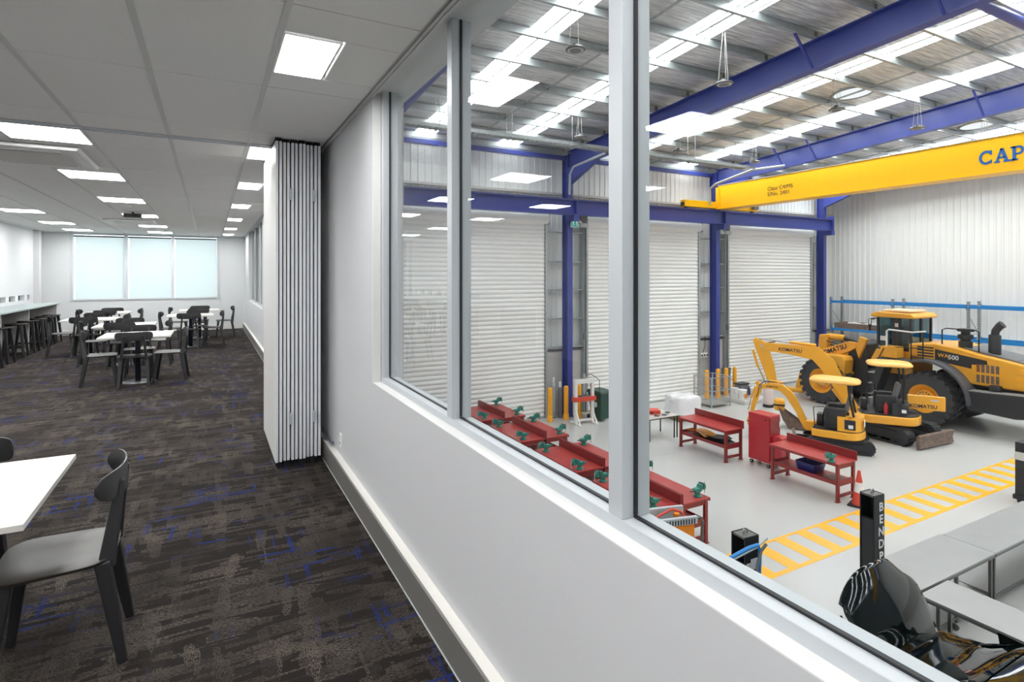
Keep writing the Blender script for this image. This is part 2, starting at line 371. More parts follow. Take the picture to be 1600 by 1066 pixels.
# end, back and left walls
struct(B(XL-.15, WX+.2, YB-.15, YB, -.1, CZ+.2).build('wall_back', 'plaster'))
w = MB(); SILL = .945
w.box(XL-.15, -3.40, YF, YF+.16, 0, CZ); w.box(.23, WX+.2, YF, YF+.16, 0, CZ); w.box(-3.40, .23, YF, YF+.16, 0, SILL)
struct(w.build('wall_far', 'far_plaster'))
w = MB(); w.box(XL-.15, XL, YB, 13.0, 0, CZ); w.box(XL-.15, XL, 13.0, 18.4, 0, 1.03); w.box(XL-.15, XL, 13.0, 18.4, 1.16, CZ); w.box(XL-.15, XL, 18.4, YF, 0, CZ)
struct(w.build('wall_left', 'plaster'))
struct(B(XL, XL+.12, 18.75, 18.98, 0, CZ).build('trim_4', 'plaster'))
struct(B(XL, WX, YF-.016, YF, 0, .16).build('baseboard_far', 'panel_face'))
# far window: three bays, sheer roller blinds
fw = sroot('window_1')
for a, b in ((-3.40, -3.34), (-2.17, -2.09), (-1.02, -.95), (.17, .23)): B(a, b, YF-.02, YF+.10, SILL, CZ).build('mullion', 'alu', fw, bevel=.004)
for a, b in ((-3.34, -2.17), (-2.09, -1.02), (-.95, .17)):
    B(a, b, YF-.02, YF+.10, SILL, SILL+.04).build('sill_rail', 'alu', fw); B(a, b, YF-.02, YF+.10, CZ-.05, CZ).build('head_rail', 'alu', fw)
    B(a, b, YF+.075, YF+.083, SILL+.04, CZ-.05).build('pane', 'glass', fw)
    B(a+.045, b-.006, YF+.028, YF+.031, SILL+.05, CZ-.12).build('roller_blind', 'blind', fw)
    B(a+.045, b-.006, YF+.024, YF+.034, SILL+.042, SILL+.055).build('blind_rail', 'white_pl', fw)
    B(a+.005, b-.005, YF+.02, YF+.05, CZ-.115, CZ-.075).build('blind_roller', 'gasket', fw)
# low gap of the left-hand window, under its blind
lw = sroot('window_2')
B(XL-.12, XL-.11, 13.0, 18.4, 1.03, 1.16).build('pane', mat('tinted_glass', (96, 128, 138), .15), lw)
for y in (13.0, 14.35, 15.75, 16.55, 17.25, 18.0): B(XL-.10, XL-.005, y, y+.22, 1.03, 1.16).build('mullion', 'reveal', lw)
# partition wall with its two glazed openings
w = MB(); T = 1.16
w.box(WX, T, YB, YF, 0, .940); w.box(WX, T, 3.72, 12.7, .940, CZ+.2); w.box(WX, T, 17.3, YF, .940, CZ+.2)
w.box(WX, T, YB, 3.72, 2.93, 3.1); w.box(WX, T, 12.7, 17.3, 2.93, 3.1)
struct(w.build('wall_right', 'plaster'))
struct(B(WX-.0, 1.0, YB, 3.72, .940, .944).build('trim_5', 'reveal'))
struct(B(WX, 1.0, 3.705, 3.722, .944, CZ+.09).build('trim_6', 'reveal'))
struct(B(WX, 1.0, 12.7, 17.3, .940, .944).build('trim_7', 'reveal'))
def glazed(name, y0, y1, mull):
    r = sroot(name); zb, zt = .940, 2.93; fx0, fx1, gx = 1.0, 1.10, 1.046
    B(fx0, fx1, y0, y1, zb, zb+.038).build('sill_frame', 'alu', r, bevel=.002)
    B(fx0, fx1, y0, y1, zt-.05, zt).build('head_frame', 'alu_d', r, bevel=.002)  # shaded soffit painted in: same aluminium as the sill, coloured darker
    ys = [y0] + list(mull) + [y1]
    for i, y in enumerate(ys):
        a, b = (y, y+.05) if i == 0 else (y-.05, y) if i == len(ys)-1 else (y-.03, y+.03)
        B(fx0, fx1, a, b, zb+.038, zt-.05).build('mullion', 'alu', r, bevel=.002)
    for i in range(len(ys)-1):
        a = ys[i] + (.05 if i == 0 else .03); b = ys[i+1] - (.05 if i == len(ys)-2 else .03)
        p = B(gx-.003, gx+.003, a, b, zb+.04, zt-.052).build('pane', 'glass', r)
        g = MB()
        for q in ((a, b, zb+.038, zb+.044), (a, b, zt-.06, zt-.05)): g.box(gx-.006, gx+.006, q[0], q[1], q[2], q[3])
        for c in ((a, a+.006), (b-.006, b)): g.box(gx-.006, gx+.006, c[0], c[1], zb+.047, zt-.06)
        g.build('gasket', 'gasket', r)
glazed('window_3', YB, 3.70, (-2.5+1.25, -.0, 1.25, 2.49))
glazed('window_4', 12.72, 17.28, (14.2, 15.75))
# steel skirting duct along the partition
w = MB(); w.prism([(.893, 0), (.893, .158), (.899, .165), (WX, .165), (WX, 0)], 'y', YB, YF)
sk = struct(w.build('baseboard_right', 'skirt'))
B(.900, WX, YB, YF, .1652, .169).build('capping', 'skirt_top', sk); B(.889, .893, YB, YF, 0, .006).build('bottom_edge', 'alu', sk)
struct(B(XL, XL+.015, YB, YF, 0, .1).build('baseboard_left', 'panel_face'))

# =================================================================== OFFICE THINGS
# folded operable wall
fp = thing('folding_wall', (0, 0, 0), 'stack of white folding wall panels parked against the partition wall', 'folding wall')
NP = 6; xa, xb = .487, .872; pw = (xb-xa)/NP
for i in range(NP):
    x0 = xa + i*pw; yo = 5.155 + .012*((i*5) % 3) + .004*i; z0, z1 = .055, 2.80
    face = B(x0+.001, x0+pw-.009, yo+.02, 6.36+.02*(i % 2), z0, z1).build('wall_panel', 'panel_face', fp)
    B(x0+.001, x0+.023, yo, yo+.02, z0, z1).build('edge_strip', 'panel_edge', face, bevel=.003); B(x0+.032, x0+.054, yo+.004, yo+.02, z0, z1).build('edge_strip', 'panel_edge', face, bevel=.003)
    B(x0+.0235, x0+.0315, yo+.014, yo+.02, z0, z1).build('edge_seal', 'brush', face)
    B(x0+.004, x0+.052, yo+.03, 6.33, .012, z0).build('bottom_seal', 'brush', face); B(x0+.004, x0+.052, yo+.03, 6.33, z1, CZ-.002).build('top_seal', 'brush', face)
    mm = MB(); random.seed(i)
    for k in range(14): x = x0+random.uniform(0, pw); mm.beam((x, yo+.03, .06), (x+random.uniform(-.01, .01), yo+random.uniform(-.01, .02), .004), .003, .003)
    o = mm.build('brush_bristles', 'brush', fp); o['kind'] = 'stuff'
for i in (1, 4):
    for z in (.42, 2.35):
        h = MB(); xx = xa+i*pw+.058
        h.box(xx-.012, xx+.012, 5.150, 5.160, z-.05, z+.05)
        for k in range(5): h.cyl((xx, z-.04+.02*k), .009, 5.140, 5.152, 'y', 8)
        h.build('hinge', 'alu', fp)
# ceiling cassettes, projector, detector
def cassette(x, y, label):
    t = thing('air_conditioner', (x, y, CZ-.005), label, 'air conditioner', 'ceiling cassette air conditioners')
    m = MB(); m.prism([(-.46, 0), (-.44, -.035), (.44, -.035), (.46, 0)], 'y', -.54, .54); m.build('casing', 'white_pl', t, bevel=.012)
    B(-.30, .30, -.34, .34, -.045, -.035).build('intake_grille', 'off_white', t, bevel=.006)
    for a in ((.34, .40, -.34, .34), (-.40, -.34, -.34, .34), (-.30, .30, .38, .46), (-.30, .30, -.46, -.38)):
        f = B(*a, -.042, -.035).build('louvre', 'white_pl', t, bevel=.003)
        B(a[0]-.004, a[0]+.003, a[2], a[3], -.0375, -.034).build('slot', 'gasket', f)
cassette(-1.52, 6.98, 'white ceiling air conditioner just beyond the sliding-wall track')
cassette(-1.52, 14.78, 'white ceiling air conditioner far down the room near the window')
t = thing('projector', (-1.26, 12.45, CZ), 'small black projector hanging from a ceiling plate', 'projector')
B(-.16, .16, -.12, .12, -.015, 0).build('mounting_plate', 'white_pl', t); MB().cyl((0, 0), .02, -.05, -.015).build('stem', 'blackpl', t)
m = MB(); m.box(-.14, .14, -.11, .11, -.12, -.05); m.build('body', 'blackpl', t, bevel=.01); MB().cyl((.05, -.085), .03, -.13, -.11, 'y').build('lens', 'gasket', t)
t = MB().lathe([(.075, 0), (.075, -.015), (.05, -.035), (.02, -.04)], n=18).build('smoke_detector', 'white_pl', smooth=True); t.location = (-1.25, 11.45, CZ)
tag(t, 'round white smoke detector on the ceiling in front of the projector', 'detector')
t = thing('power_outlet', (WX, 4.72, .30), 'white power outlet low on the partition wall beside the folded panels', 'outlet')
B(-.012, 0, -.035, .035, -.055, .055).build('cover_plate', 'white_pl', t, bevel=.003); B(-.018, -.012, -.012, .012, .005, .035).build('switch', 'reveal', t)
for s in (-.014, .006): B(-.0135, -.0122, s, s+.006, -.03, -.012).build('socket_slot', 'gasket', t)
m = MB(); random.seed(3)
def crumple(u, v): return (.905+.035*u+.012*sin(7*v+3*u), 5.0+.55*v, .172+.05*abs(sin(9*v+2))*(.4+.6*u)+.02*cos(11*u+5*v))
m.grid(crumple, 6, 18); t = m.build('plastic_wrap', glass_mat('clear_film', (.93, .95, .97), .12), solid=.001)
tag(t, 'crumpled strip of clear plastic film lying on the skirting by the folded panels', 'plastic film')

def rr(w, d, r, n=4, taper=0):
    pts = []
    for cx, cy, a0 in ((w/2-r, d/2-r, 0), (-w/2+r, d/2-r, 90), (-w/2+r, -d/2+r, 180), (w/2-r, -d/2+r, 270)):
        for k in range(n+1):
            a = radians(a0+90*k/n); y = cy+r*sin(a); pts.append(((cx+r*cos(a))*(1+taper*y/d), y))
    return pts
def make_chair(label, group=None):
    t = thing('dining_chair', (0, 0, 0), label, 'chair', group)
    o = rr(.44, .42, .11, 5, .12); n = len(o); m = MB()     # dished seat pan
    vs = [(0, 0, .436)] + [(x*.5, y*.5, .438) for x, y in o] + [(x*.96, y*.96, .449) for x, y in o] + [(x, y, .446) for x, y in o] + [(x*.97, y*.97, .432) for x, y in o] + [(x*.4, y*.4, .420) for x, y in o]
    fs = [(0, 1+k, 1+(k+1) % n) for k in range(n)]
    for r in range(4): fs += [(1+r*n+k, 1+(r+1)*n+k, 1+(r+1)*n+(k+1) % n, 1+r*n+(k+1) % n) for k in range(n)]
    fs += [tuple(1+4*n+k for k in range(n))]
    m.add(vs, fs); m.build('seat', 'seatpl', t, smooth=True)
    # curved backrest with rounded ends
    m = MB(); nu, vs, fs = 22, [], []
    for i in range(nu+1):
        u = -1+2*i/nu; x = .236*sin(u*1.25)/sin(1.25); y = -.235+.085*(abs(u)**2.1); e = (1-abs(u)**5)**.5 if abs(u) < 1 else 0
        hh = .012+.052*max(e, .12); zc = .752+.006*abs(u)
        ty = .010
        nx, ny = (-.75*u*.42, 1); L = sqrt(nx*nx+ny*ny); nx /= L; ny /= L
        for z, k in ((zc-hh, .5), (zc-hh*.5, 1), (zc+hh*.5, 1), (zc+hh, .5)): vs.append((x+nx*ty*k*.6, y+ny*ty*k*.6, z))
        for z, k in ((zc+hh, .5), (zc+hh*.5, 1), (zc-hh*.5, 1), (zc-hh, .5)): vs.append((x-nx*ty*k*.6, y-ny*ty*k*.6, z))
    for i in range(nu):
        for k in range(8): fs.append((i*8+k, (i+1)*8+k, (i+1)*8+(k+1) % 8, i*8+(k+1) % 8))
    fs += [tuple(range(8)), tuple(range(nu*8+7, nu*8-1, -1))]
    m.add(vs, fs); m.build('backrest', 'blackpl', t, smooth=True)
    for s in (-1, 1):
        MB().beam((s*.158, -.178, .41), (s*.118, -.226, .765), .034, .066, .030, .030).build('back_post', 'blackpl', t, bevel=.006)
        MB().beam((s*.160, -.165, .435), (s*.187, -.238, 0), .050, .060, .034, .036).build('leg', 'blackpl', t, bevel=.006)
        MB().beam((s*.158, .150, .430), (s*.188, .205, 0), .050, .054, .034, .034).build('leg', 'blackpl', t, bevel=.006)
    return t
chair0 = remember(make_chair('dark plastic dining chair in the foreground facing the near white table'))
chair0.location = (-.575, 3.085, 0); chair0.rotation_euler = (0, 0, radians(92))
def chair(x, y, deg, label, group='charcoal dining chairs'): return copy_tree(chair0, (x, y, 0), radians(deg), label, group)
chair0['group'] = 'charcoal dining chairs'
def make_table(label):
    t = thing('cafe_table', (0, 0, 0), label, 'table', 'square white pedestal tables')
    B(-.46, .46, -.46, .46, .715, .74).build('tabletop', 'tabletop', t, bevel=.002)
    m = MB(); m.box(-.24, .24, -.03, .03, .700, .715); m.box(-.03, .03, -.24, .24, .700, .715); m.build('top_bracket', 'pole', t)
    MB().cyl((0, 0), .038, .015, .70, n=20).build('pole', 'pole', t, smooth=True)
    MB().lathe([(.235, 0), (.235, .008), (.225, .013), (.05, .016)], n=32).build('base_plate', 'disc', t, smooth=True)
    return t
tab0 = remember(make_table('white square table cut by the left edge, nearest the camera')); tab0.location = (-1.065, 3.125, 0)
chair(-1.13, 3.60, 178, 'dark plastic chair half out of frame on the far side of the near table')
TABS = [(-.99, 10.42, 'nearest of the far cluster'), (-1.38, 12.58, 'behind the nearest far one'), (-2.2, 14.55, 'third back, left of centre'),
        (-2.22, 16.85, 'at the back left under the window'), (-.40, 14.95, 'right-hand, standing alone before the far wall'), (-.25, 16.95, 'right-hand, closest to the far wall')]
for x, y, w in TABS: copy_tree(tab0, (x, y, 0), 0, f'white square pedestal table, {w}', 'square white pedestal tables')
CH = [(-1.0, 10.10, 2, 'back to the camera, before the nearest far table'), (-1.47, 10.46, -84, 'on the left of the nearest far table'),
      (-.56, 10.42, 86, 'on the right of the nearest far table'), (-1.03, 11.08, 183, 'behind the nearest far table'),
      (-1.42, 12.22, 0, 'back to the camera, before the second far table'), (-1.86, 12.72, -88, 'on the left of the second far table'),
      (-.88, 12.46, 88, 'on the right of the second far table'), (-1.38, 13.02, 180, 'behind the second far table'),
      (-2.24, 14.12, 0, 'back to the camera, before the third far table'), (-2.72, 14.70, -82, 'on the left of the third far table, near the stools'),
      (-1.78, 14.72, 88, 'on the right of the third far table'), (-2.24, 15.30, 180, 'behind the third far table'),
      (-2.22, 16.58, 0, 'back to the camera, at the back left table'), (-2.62, 16.95, -90, 'on the left of the back left table'),
      (-1.74, 16.90, 90, 'on the right of the back left table'), (-2.2, 17.30, 180, 'behind the back left table'),
      (-.42, 14.46, 0, 'back to the camera, at the lone right-hand table'), (-.80, 14.98, -90, 'on the left of the lone right-hand table'),
      (.05, 14.86, 88, 'pulled out on the right of the lone right-hand table'), (-.27, 15.40, 180, 'behind the lone right-hand table'),
      (-.26, 16.55, 0, 'back to the camera, at the back right table'), (-.72, 16.98, -90, 'on the left of the back right table'),
      (.34, 17.0, 90, 'pulled out to the right, closest to the far right corner'), (-.25, 17.38, 180, 'behind the back right table')]
for x, y, a, w in CH: chair(x, y, a, f'charcoal dining chair {w}')
# high counter and stools on the left
t = thing('high_counter', (0, 0, 0), 'long pale counter under the left-hand window with dark bays below', 'counter')
B(XL+.005, -3.36, 10.2, 18.0, .925, .955).build('worktop', 'laminate_g', t, bevel=.002)
B(-4.0, -3.42, 17.93, 17.97, 0, .925).build('end_panel', 'panel_face', t)
B(XL+.02, XL+.05, 10.2, 17.93, 0, .925).build('back_panel', 'panel_face', t)
for y in (11.9, 13.75, 15.6): B(-4.0, -3.45, y, y+.04, 0, .925).build('support_panel', 'panel_face', t)
for a, b in ((10.3, 11.88), (11.96, 13.73), (13.81, 15.58), (15.66, 17.0)): B(XL+.05, XL+.07, a, b, .12, .90).build('modesty_panel', 'dark_panel', t)
def make_stool(label):
    t = thing('bar_stool', (0, 0, 0), label, 'stool', 'dark stools along the high counter')
    MB().lathe([(.14, .645), (.175, .655), (.185, .668), (.18, .680), (.10, .674), (.01, .672)], n=26).build('seat', 'seatpl', t, smooth=True)
    for sx in (-1, 1):
        for sy in (-1, 1): MB().beam((sx*.105, sy*.105, .655), (sx*.165, sy*.165, 0), .054, .054, .040, .040).build('leg', 'blackpl', t, bevel=.006)
    for k in range(4):
        a = pi/2*k; c, s = cos(a), sin(a); P = lambda x, y: (c*x-s*y, s*x+c*y, .205)
        MB().beam(P(-.135, .137), P(.135, .137), .016, .034).build('footrest', 'seatpl', t, bevel=.004)
    return t
stool0 = remember(make_stool('dark bar stool cut by the left edge, nearest on the counter')); stool0.location = (-3.42, 12.9, 0)
for y, w in ((13.72, 'second from the near end of the counter'), (14.66, 'third from the near end of the counter'), (15.50, 'fourth from the near end of the counter'),
             (16.22, 'fifth from the near end, behind the dining chair'), (16.92, 'sixth from the near end, behind the dining chair'), (17.52, 'last one at the far end of the counter')):
    copy_tree(stool0, (-3.45, y, 0), radians(random.uniform(-8, 8)), f'dark round bar stool, {w}', 'dark stools along the high counter')

# =================================================================== WORKSHOP SHELL
YW, XR = 18.0, 28.5                 # back (roller-door) wall and right-hand wall
R = lambda z: z + EYE               # height measured from eye level -> world
struct(B(T, XR+.1, -13, YW+.2, FZ-.3, FZ).build('floor', 'floor'))
struct(B(T-.35, T-.02, -13, YW+.2, FZ-.3, -.3).build('wall_office_side', 'sheet_w'))
struct(B(T-.35, T-.02, -13, YW+.2, 3.1, 7.6).build('wall_office_side', 'sheet_w'))
struct(B(T-.35, T-.02, -13, YB-.16, -.3, 3.1).build('wall_office_side', 'sheet_w'))
struct(B(T-.35, XR+.2, -13.2, -13, FZ-.3, 7.8).build('wall_near', 'near_wall'))
struct(B(T-.35, T-.02, YF+.17, YF+.2, FZ, 7).build('wall_office_side', 'sheet_w'))
def ribbed(x0, x1, y, z0, z1, pitch, d, axis='x', face=-1):
    # trapezoidal wall sheeting: flat pans with raised ribs, sheet thickness behind
    n = int(round((x1-x0)/pitch)); p = (x1-x0)/n; o = []
    for i in range(n):
        a = x0+i*p; o += [(a, y), (a+p*.62, y), (a+p*.70, y+face*d), (a+p*.92, y+face*d)]
    o += [(x1, y), (x1, y-face*.05), (x0, y-face*.05)]
    m = MB(); k = len(o); P = (lambda q, z: (q[0], q[1], z)) if axis == 'x' else (lambda q, z: (q[1], q[0], z))
    vs = [P(q, z0) for q in o] + [P(q, z1) for q in o]
    m.add(vs, [(i, i+1, i+1+k, i+k) for i in range(k-1)] + [(k-1, 0, k, 2*k-1)]); return m
struct(ribbed(T, XR, YW, FZ, 7.2, .25, .03, 'x', -1).build('wall_far', 'sheet_w'))
struct(ribbed(-13, YW, XR, FZ+.0, 7.6, .25, .03, 'y', -1).build('wall_right', 'sheet_w'))
for a, b in ((T, 4.9), (10.88, 12.66), (18.68, 20.40), (26.40, XR-.04)):
    struct(B(a, b, 17.78, 17.95, FZ, R(-2.87)).build('wall_dado', 'conc', bevel=.01))
    struct(B(a, b, 17.76, 17.96, R(-2.87), R(-2.80)).build('trim_8', 'dark_steel'))
struct(B(XR-.2, XR-.04, -12, 17.75, FZ, FZ+2.0).build('wall_dado', 'conc'))
# roof: foil-faced sheets between the daylight strips, purlins, bridging
roof = sroot('roof')
def slab(x0, x1, y0, y1, dz0, dz1): 
    m = MB(); z0, z1 = roof_z(y0), roof_z(y1)
    return m.add([(x0,y0,z0+dz0),(x1,y0,z0+dz0),(x1,y1,z1+dz0),(x0,y1,z1+dz0),(x0,y0,z0+dz1),(x1,y0,z0+dz1),(x1,y1,z1+dz1),(x0,y1,z1+dz1)],
                 [(0,3,2,1),(4,5,6,7),(0,1,5,4),(1,2,6,5),(2,3,7,6),(3,0,4,7)])
e = [T-.4] + [v for s in SKY_STRIPS for v in s] + [XR+.2]
for i in range(0, len(e), 2): slab(e[i], e[i+1], -13, YW+.2, 0, .05).build('roof_sheet', 'foil', roof)
for a, b in SKY_STRIPS:
    for k in range(6): slab(a, b, -13+k*5.2, -13+(k+1)*5.2-.004, 0, .02).build('translucent_sheet', 'skylight', roof)
    slab((a+b)/2-.03, (a+b)/2+.01, -13, YW+.2, -.05, -.02).build('sheet_lap', 'galv', roof)
py = [17.75-1.255*k for k in range(24)]
pm = None
for y in py:
    z = roof_z(y)
    if pm is None:
        m = MB(); x0, x1 = T-.3, XR
        m.box(x0, x1, -.004, .004, -.215, -.015); m.box(x0, x1, -.004, .07, -.02, -.012); m.box(x0, x1, -.07, .004, -.215, -.207); m.box(x0, x1, -.074, -.066, -.215, -.185)
        pm = m.build('purlin', 'galv', roof); o = pm
    else: o = pm.copy(); COL.objects.link(o)
    o.location = (0, y, z)
br = None
for x in (7.9, 12.9, 16.05, 20.6, 23.9):
    for y in py[:-1]:
        if br is None: br = B(-.02, .02, -1.25, -.01, -.14, -.10).build('bridging', 'galv', roof); o = br
        else: o = br.copy(); COL.objects.link(o)
        o.location = (x, y, roof_z(y)); o.rotation_euler = (math.atan(-.062), 0, 0)
# portal frames: three columns with their rafters
CX = (11.73, 19.47, 27.02)
for i, x in enumerate((4.22,) + CX):
    w = ['leftmost, its rafter glimpsed at the top left', 'nearest the office', 'in the middle beyond the crane end', 'at the far right end of the roller-door wall'][i]
    t = thing('portal_frame', (x, 0, 0), f'blue steel column and roof rafter, {w}', 'steel frame', 'blue steel portal frames')
    c = MB(); c.box(-.11, .11, 17.28, 17.30, FZ, roof_z(17.4)-.3); c.box(-.11, .11, 17.63, 17.65, FZ, roof_z(17.4)-.3); c.box(-.01, .01, 17.30, 17.63, FZ, roof_z(17.4)-.3)
    c.build('column', 'blue', t); B(-.17, .17, 17.22, 17.71, FZ, FZ+.025).build('base_plate', 'blue', t)
    zt = lambda y: roof_z(y)-.225
    ibeam_y(MB(), 0, -12.9, zt(-12.9), 17.29, zt(17.29), .64, .25).build('rafter', 'blue', t)
    h = MB(); z1 = zt(16)-.64; z0 = zt(17.28)-.64
    h.add([(-.11, 17.28, z0), (.11, 17.28, z0), (.11, 15.6, z1), (-.11, 15.6, z1), (-.11, 17.28, z0-.55), (.11, 17.28, z0-.55), (.11, 15.6, z1-.02), (-.11, 15.6, z1-.02)], [(0,1,2,3),(7,6,5,4),(0,4,5,1),(1,5,6,2),(2,6,7,3),(3,7,4,0)])
    h.build('haunch', 'blue', t)
    for y in (5.2, 7.7, 12.7, 14.0) if i else (): 
        for s in (-1, 1): MB().beam((s*.14, y, zt(y)-.62), (s*.75, y+.0, zt(y)+.02), .045, .045).build('fly_brace', 'blue', t)
    for k, y in enumerate(py[:20]): B(-.05, .05, y-.012, y, roof_z(y)-.225, roof_z(y)-.03).build('purlin_cleat', 'dark_steel', t)
    B(-.12, .12, 16.86, 17.28, R(2.19)-.22, R(2.19)).build('crane_bracket', 'blue', t)
for a, b, w in ((T, 11.6, 'left'), (11.86, 19.34, 'middle'), (19.6, 26.9, 'right')):
    tag(B(a, b, 17.45, 17.6, R(4.28), R(4.43)).build('eaves_strut', 'blue', bevel=.004), f'blue horizontal strut high on the roller-door wall, {w} bay', 'steel strut')
tag(MB().tube([(11.86, 5.15, roof_z(5.15)-.40), (19.34, 5.15, roof_z(5.15)-.40)], .10, 12).build('roof_strut', 'blue', smooth=True), 'blue tubular strut between two rafters at the upper right', 'steel strut')
tag(B(T, 27.0, 17.70, 17.92, R(4.5), R(4.66)).build('box_gutter', 'galv'), 'grey box gutter along the top of the roller-door wall', 'gutter')
struct(B(T, XR-.05, 17.80, 17.97, R(3.02), R(3.10)).build('trim_9', 'off_white'))
# girts in the strips between the doors
for a, b in ((10.88, 12.66), (18.68, 20.40), (26.40, 27.3)):
    for z in (1.60, .50, -.56, -1.64, -2.72): struct(B(a, b, 17.70, 17.92, R(z)-.02, R(z)+.02).build('trim_10', 'galv'))
    for x in (a+.02, b-.07): struct(B(x, x+.05, 17.62, 17.9, FZ, R(2.0)).build('trim_11', 'galv'))
# roller doors
def roller(n, x0, x1):
    r = sroot(f'door_{n}', (0, 0, 0)); zt = R(1.98); zb = FZ+.02; m = MB(); nS = 46; p = (zt-zb)/nS; o = []
    for k in range(nS):
        z = zb+k*p; o += [(17.62, z), (17.588, z+p*.22), (17.575, z+p*.5), (17.588, z+p*.78)]
    o += [(17.62, zt), (17.66, zt), (17.66, zb)]; k = len(o)
    m.add([(x0, q[0], q[1]) for q in o] + [(x1, q[0], q[1]) for q in o], [(i, i+1, i+1+k, i+k) for i in range(k-1)] + [(k-1, 0, k, 2*k-1), tuple(range(k))[::-1], tuple(range(k, 2*k))])
    m.build('curtain', 'door_w', r)
    B(x0-.02, x1+.02, 17.58, 17.67, FZ, FZ+.05).build('bottom_rail', 'galv', r)
    MB().cyl((17.60, R(2.06)), .19, x0-.12, x1+.12, 'x', 24).build('curtain_roll', 'door_w', r, smooth=True)
    for x in (x0-.10, x1+.02): B(x, x+.08, 17.54, 17.70, FZ, R(1.9)).build('guide', 'galv', r)
    for x in (x0-.16, x1+.12): B(x, x+.03, 17.45, 17.75, R(1.85), R(2.28)).build('end_bracket', 'galv', r)
roller(1, 4.95, 10.80); roller(2, 12.76, 18.58); roller(3, 20.50, 26.30)
for x, w in ((12.45, 'beside the nearer blue column'), (20.22, 'beside the middle blue column')):
    t = thing('door_motor', (x, 17.45, R(1.9)), f'grey chain-drive roller door motor {w}', 'door motor')
    MB().cyl((0, .28), .16, -.04, .04, 'y', 18).build('drive_wheel', 'dark_steel', t); B(-.22, .18, -.10, .10, -.10, .06).build('gearbox', 'galv', t, bevel=.02)
    MB().cyl((0, -.02), .07, -.45, -.22, 'x', 14).build('motor', 'white_pl', t)
    MB().tube([(.05, .0, -.1), (.05, 0, -4.1)], .008, 5).build('chain', 'dark_steel', t)
    B(.0, .10, -.03, .05, -4.35, -4.1).build('pendant_control', 'grey_pl', t, bevel=.01)
t = thing('exit_sign', (11.86, 17.18, R(1.93)), 'teal running-man exit sign under the crane rail by the nearer blue column', 'sign')
B(-.17, .17, -.02, .02, -.17, .13).build('housing', 'white_pl', t); B(-.15, .15, -.024, -.0205, -.15, .11).build('face', 'exit', t)
for x in (-.075, .075):
    m = MB(); m.cyl((x+.015, .07), .017, -.028, -.025, 'y', 10); m.beam((x+.01, -.026, .05), (x-.005, -.026, -.02), .022, .003); m.beam((x-.005, -.026, -.02), (x+.035, -.026, -.06), .014, .003)
    m.beam((x+.035, -.026, -.06), (x+.02, -.026, -.11), .012, .003); m.beam((x-.005, -.026, -.02), (x-.03, -.026, -.08), .013, .003); m.beam((x+.008, -.026, .045), (x+.045, -.026, .01), .012, .003); m.beam((x+.008, -.026, .045), (x-.04, -.026, .03), .012, .003)
    m.build('running_figure', 'exit_w', t)
# crane rail beam, crane bridge
t = thing('crane_rail', (0, 17.0, 0), 'long blue runway beam carrying the crane along the roller-door wall', 'crane rail')
m = MB(); zt, zb = R(2.74), R(2.19)
for a in ((-.15, .15, zt-.03, zt), (-.15, .15, zb, zb+.03), (-.012, .012, zb+.03, zt-.03)): m.box(T+.02, 27.05, a[0], a[1], a[2], a[3])
m.build('runway_beam', 'blue', t); B(T+.02, 27.05, -.025, .025, zt, zt+.04).build('rail', 'dark_steel', t)
for x in list(CX): B(x-.008, x+.008, -.145, .145, zb+.03, zt-.03).build('stiffener', 'blue', t)
for x in (27.0,): B(x, x+.05, -.17, .17, zb-.02, zt+.16).build('end_stop', 'blue', t)
t = thing('bridge_crane', (19.15, 0, R(2.80)), 'long yellow overhead crane beam with blue lettering', 'crane')
B(-.25, .25, -12, 16.75, .0, .97).build('bridge_girder', 'yellow', t, bevel=.008); B(-.33, .33, -12, 16.78, -.025, .0).build('bottom_flange', 'yellow', t); B(-.28, .28, -12, 16.78, .97, .985).build('top_flange', 'off_white', t)
m = MB(); m.prism([(-2.05, .02), (-2.05, .30), (2.35, .30), (2.35, .02)], 'y', 16.86, 17.14); m.build('end_carriage', 'yellow', t, bevel=.02)
B(-.30, .30, 16.70, 16.86, .0, .9).build('end_plate', 'yellow', t)
for x in (-1.85, 2.15):
    MB().cyl((x, .10), .12, 16.93, 17.07, 'y', 16).build('wheel', 'dark_steel', t)
for x in (-2.09, 2.35): B(x, x+.05, 16.92, 17.08, .06, .2).build('buffer', 'gasket', t)
B(1.9, 2.25, 16.70, 16.85, .1, .34).build('travel_motor', 'grey_pl', t, bevel=.03)
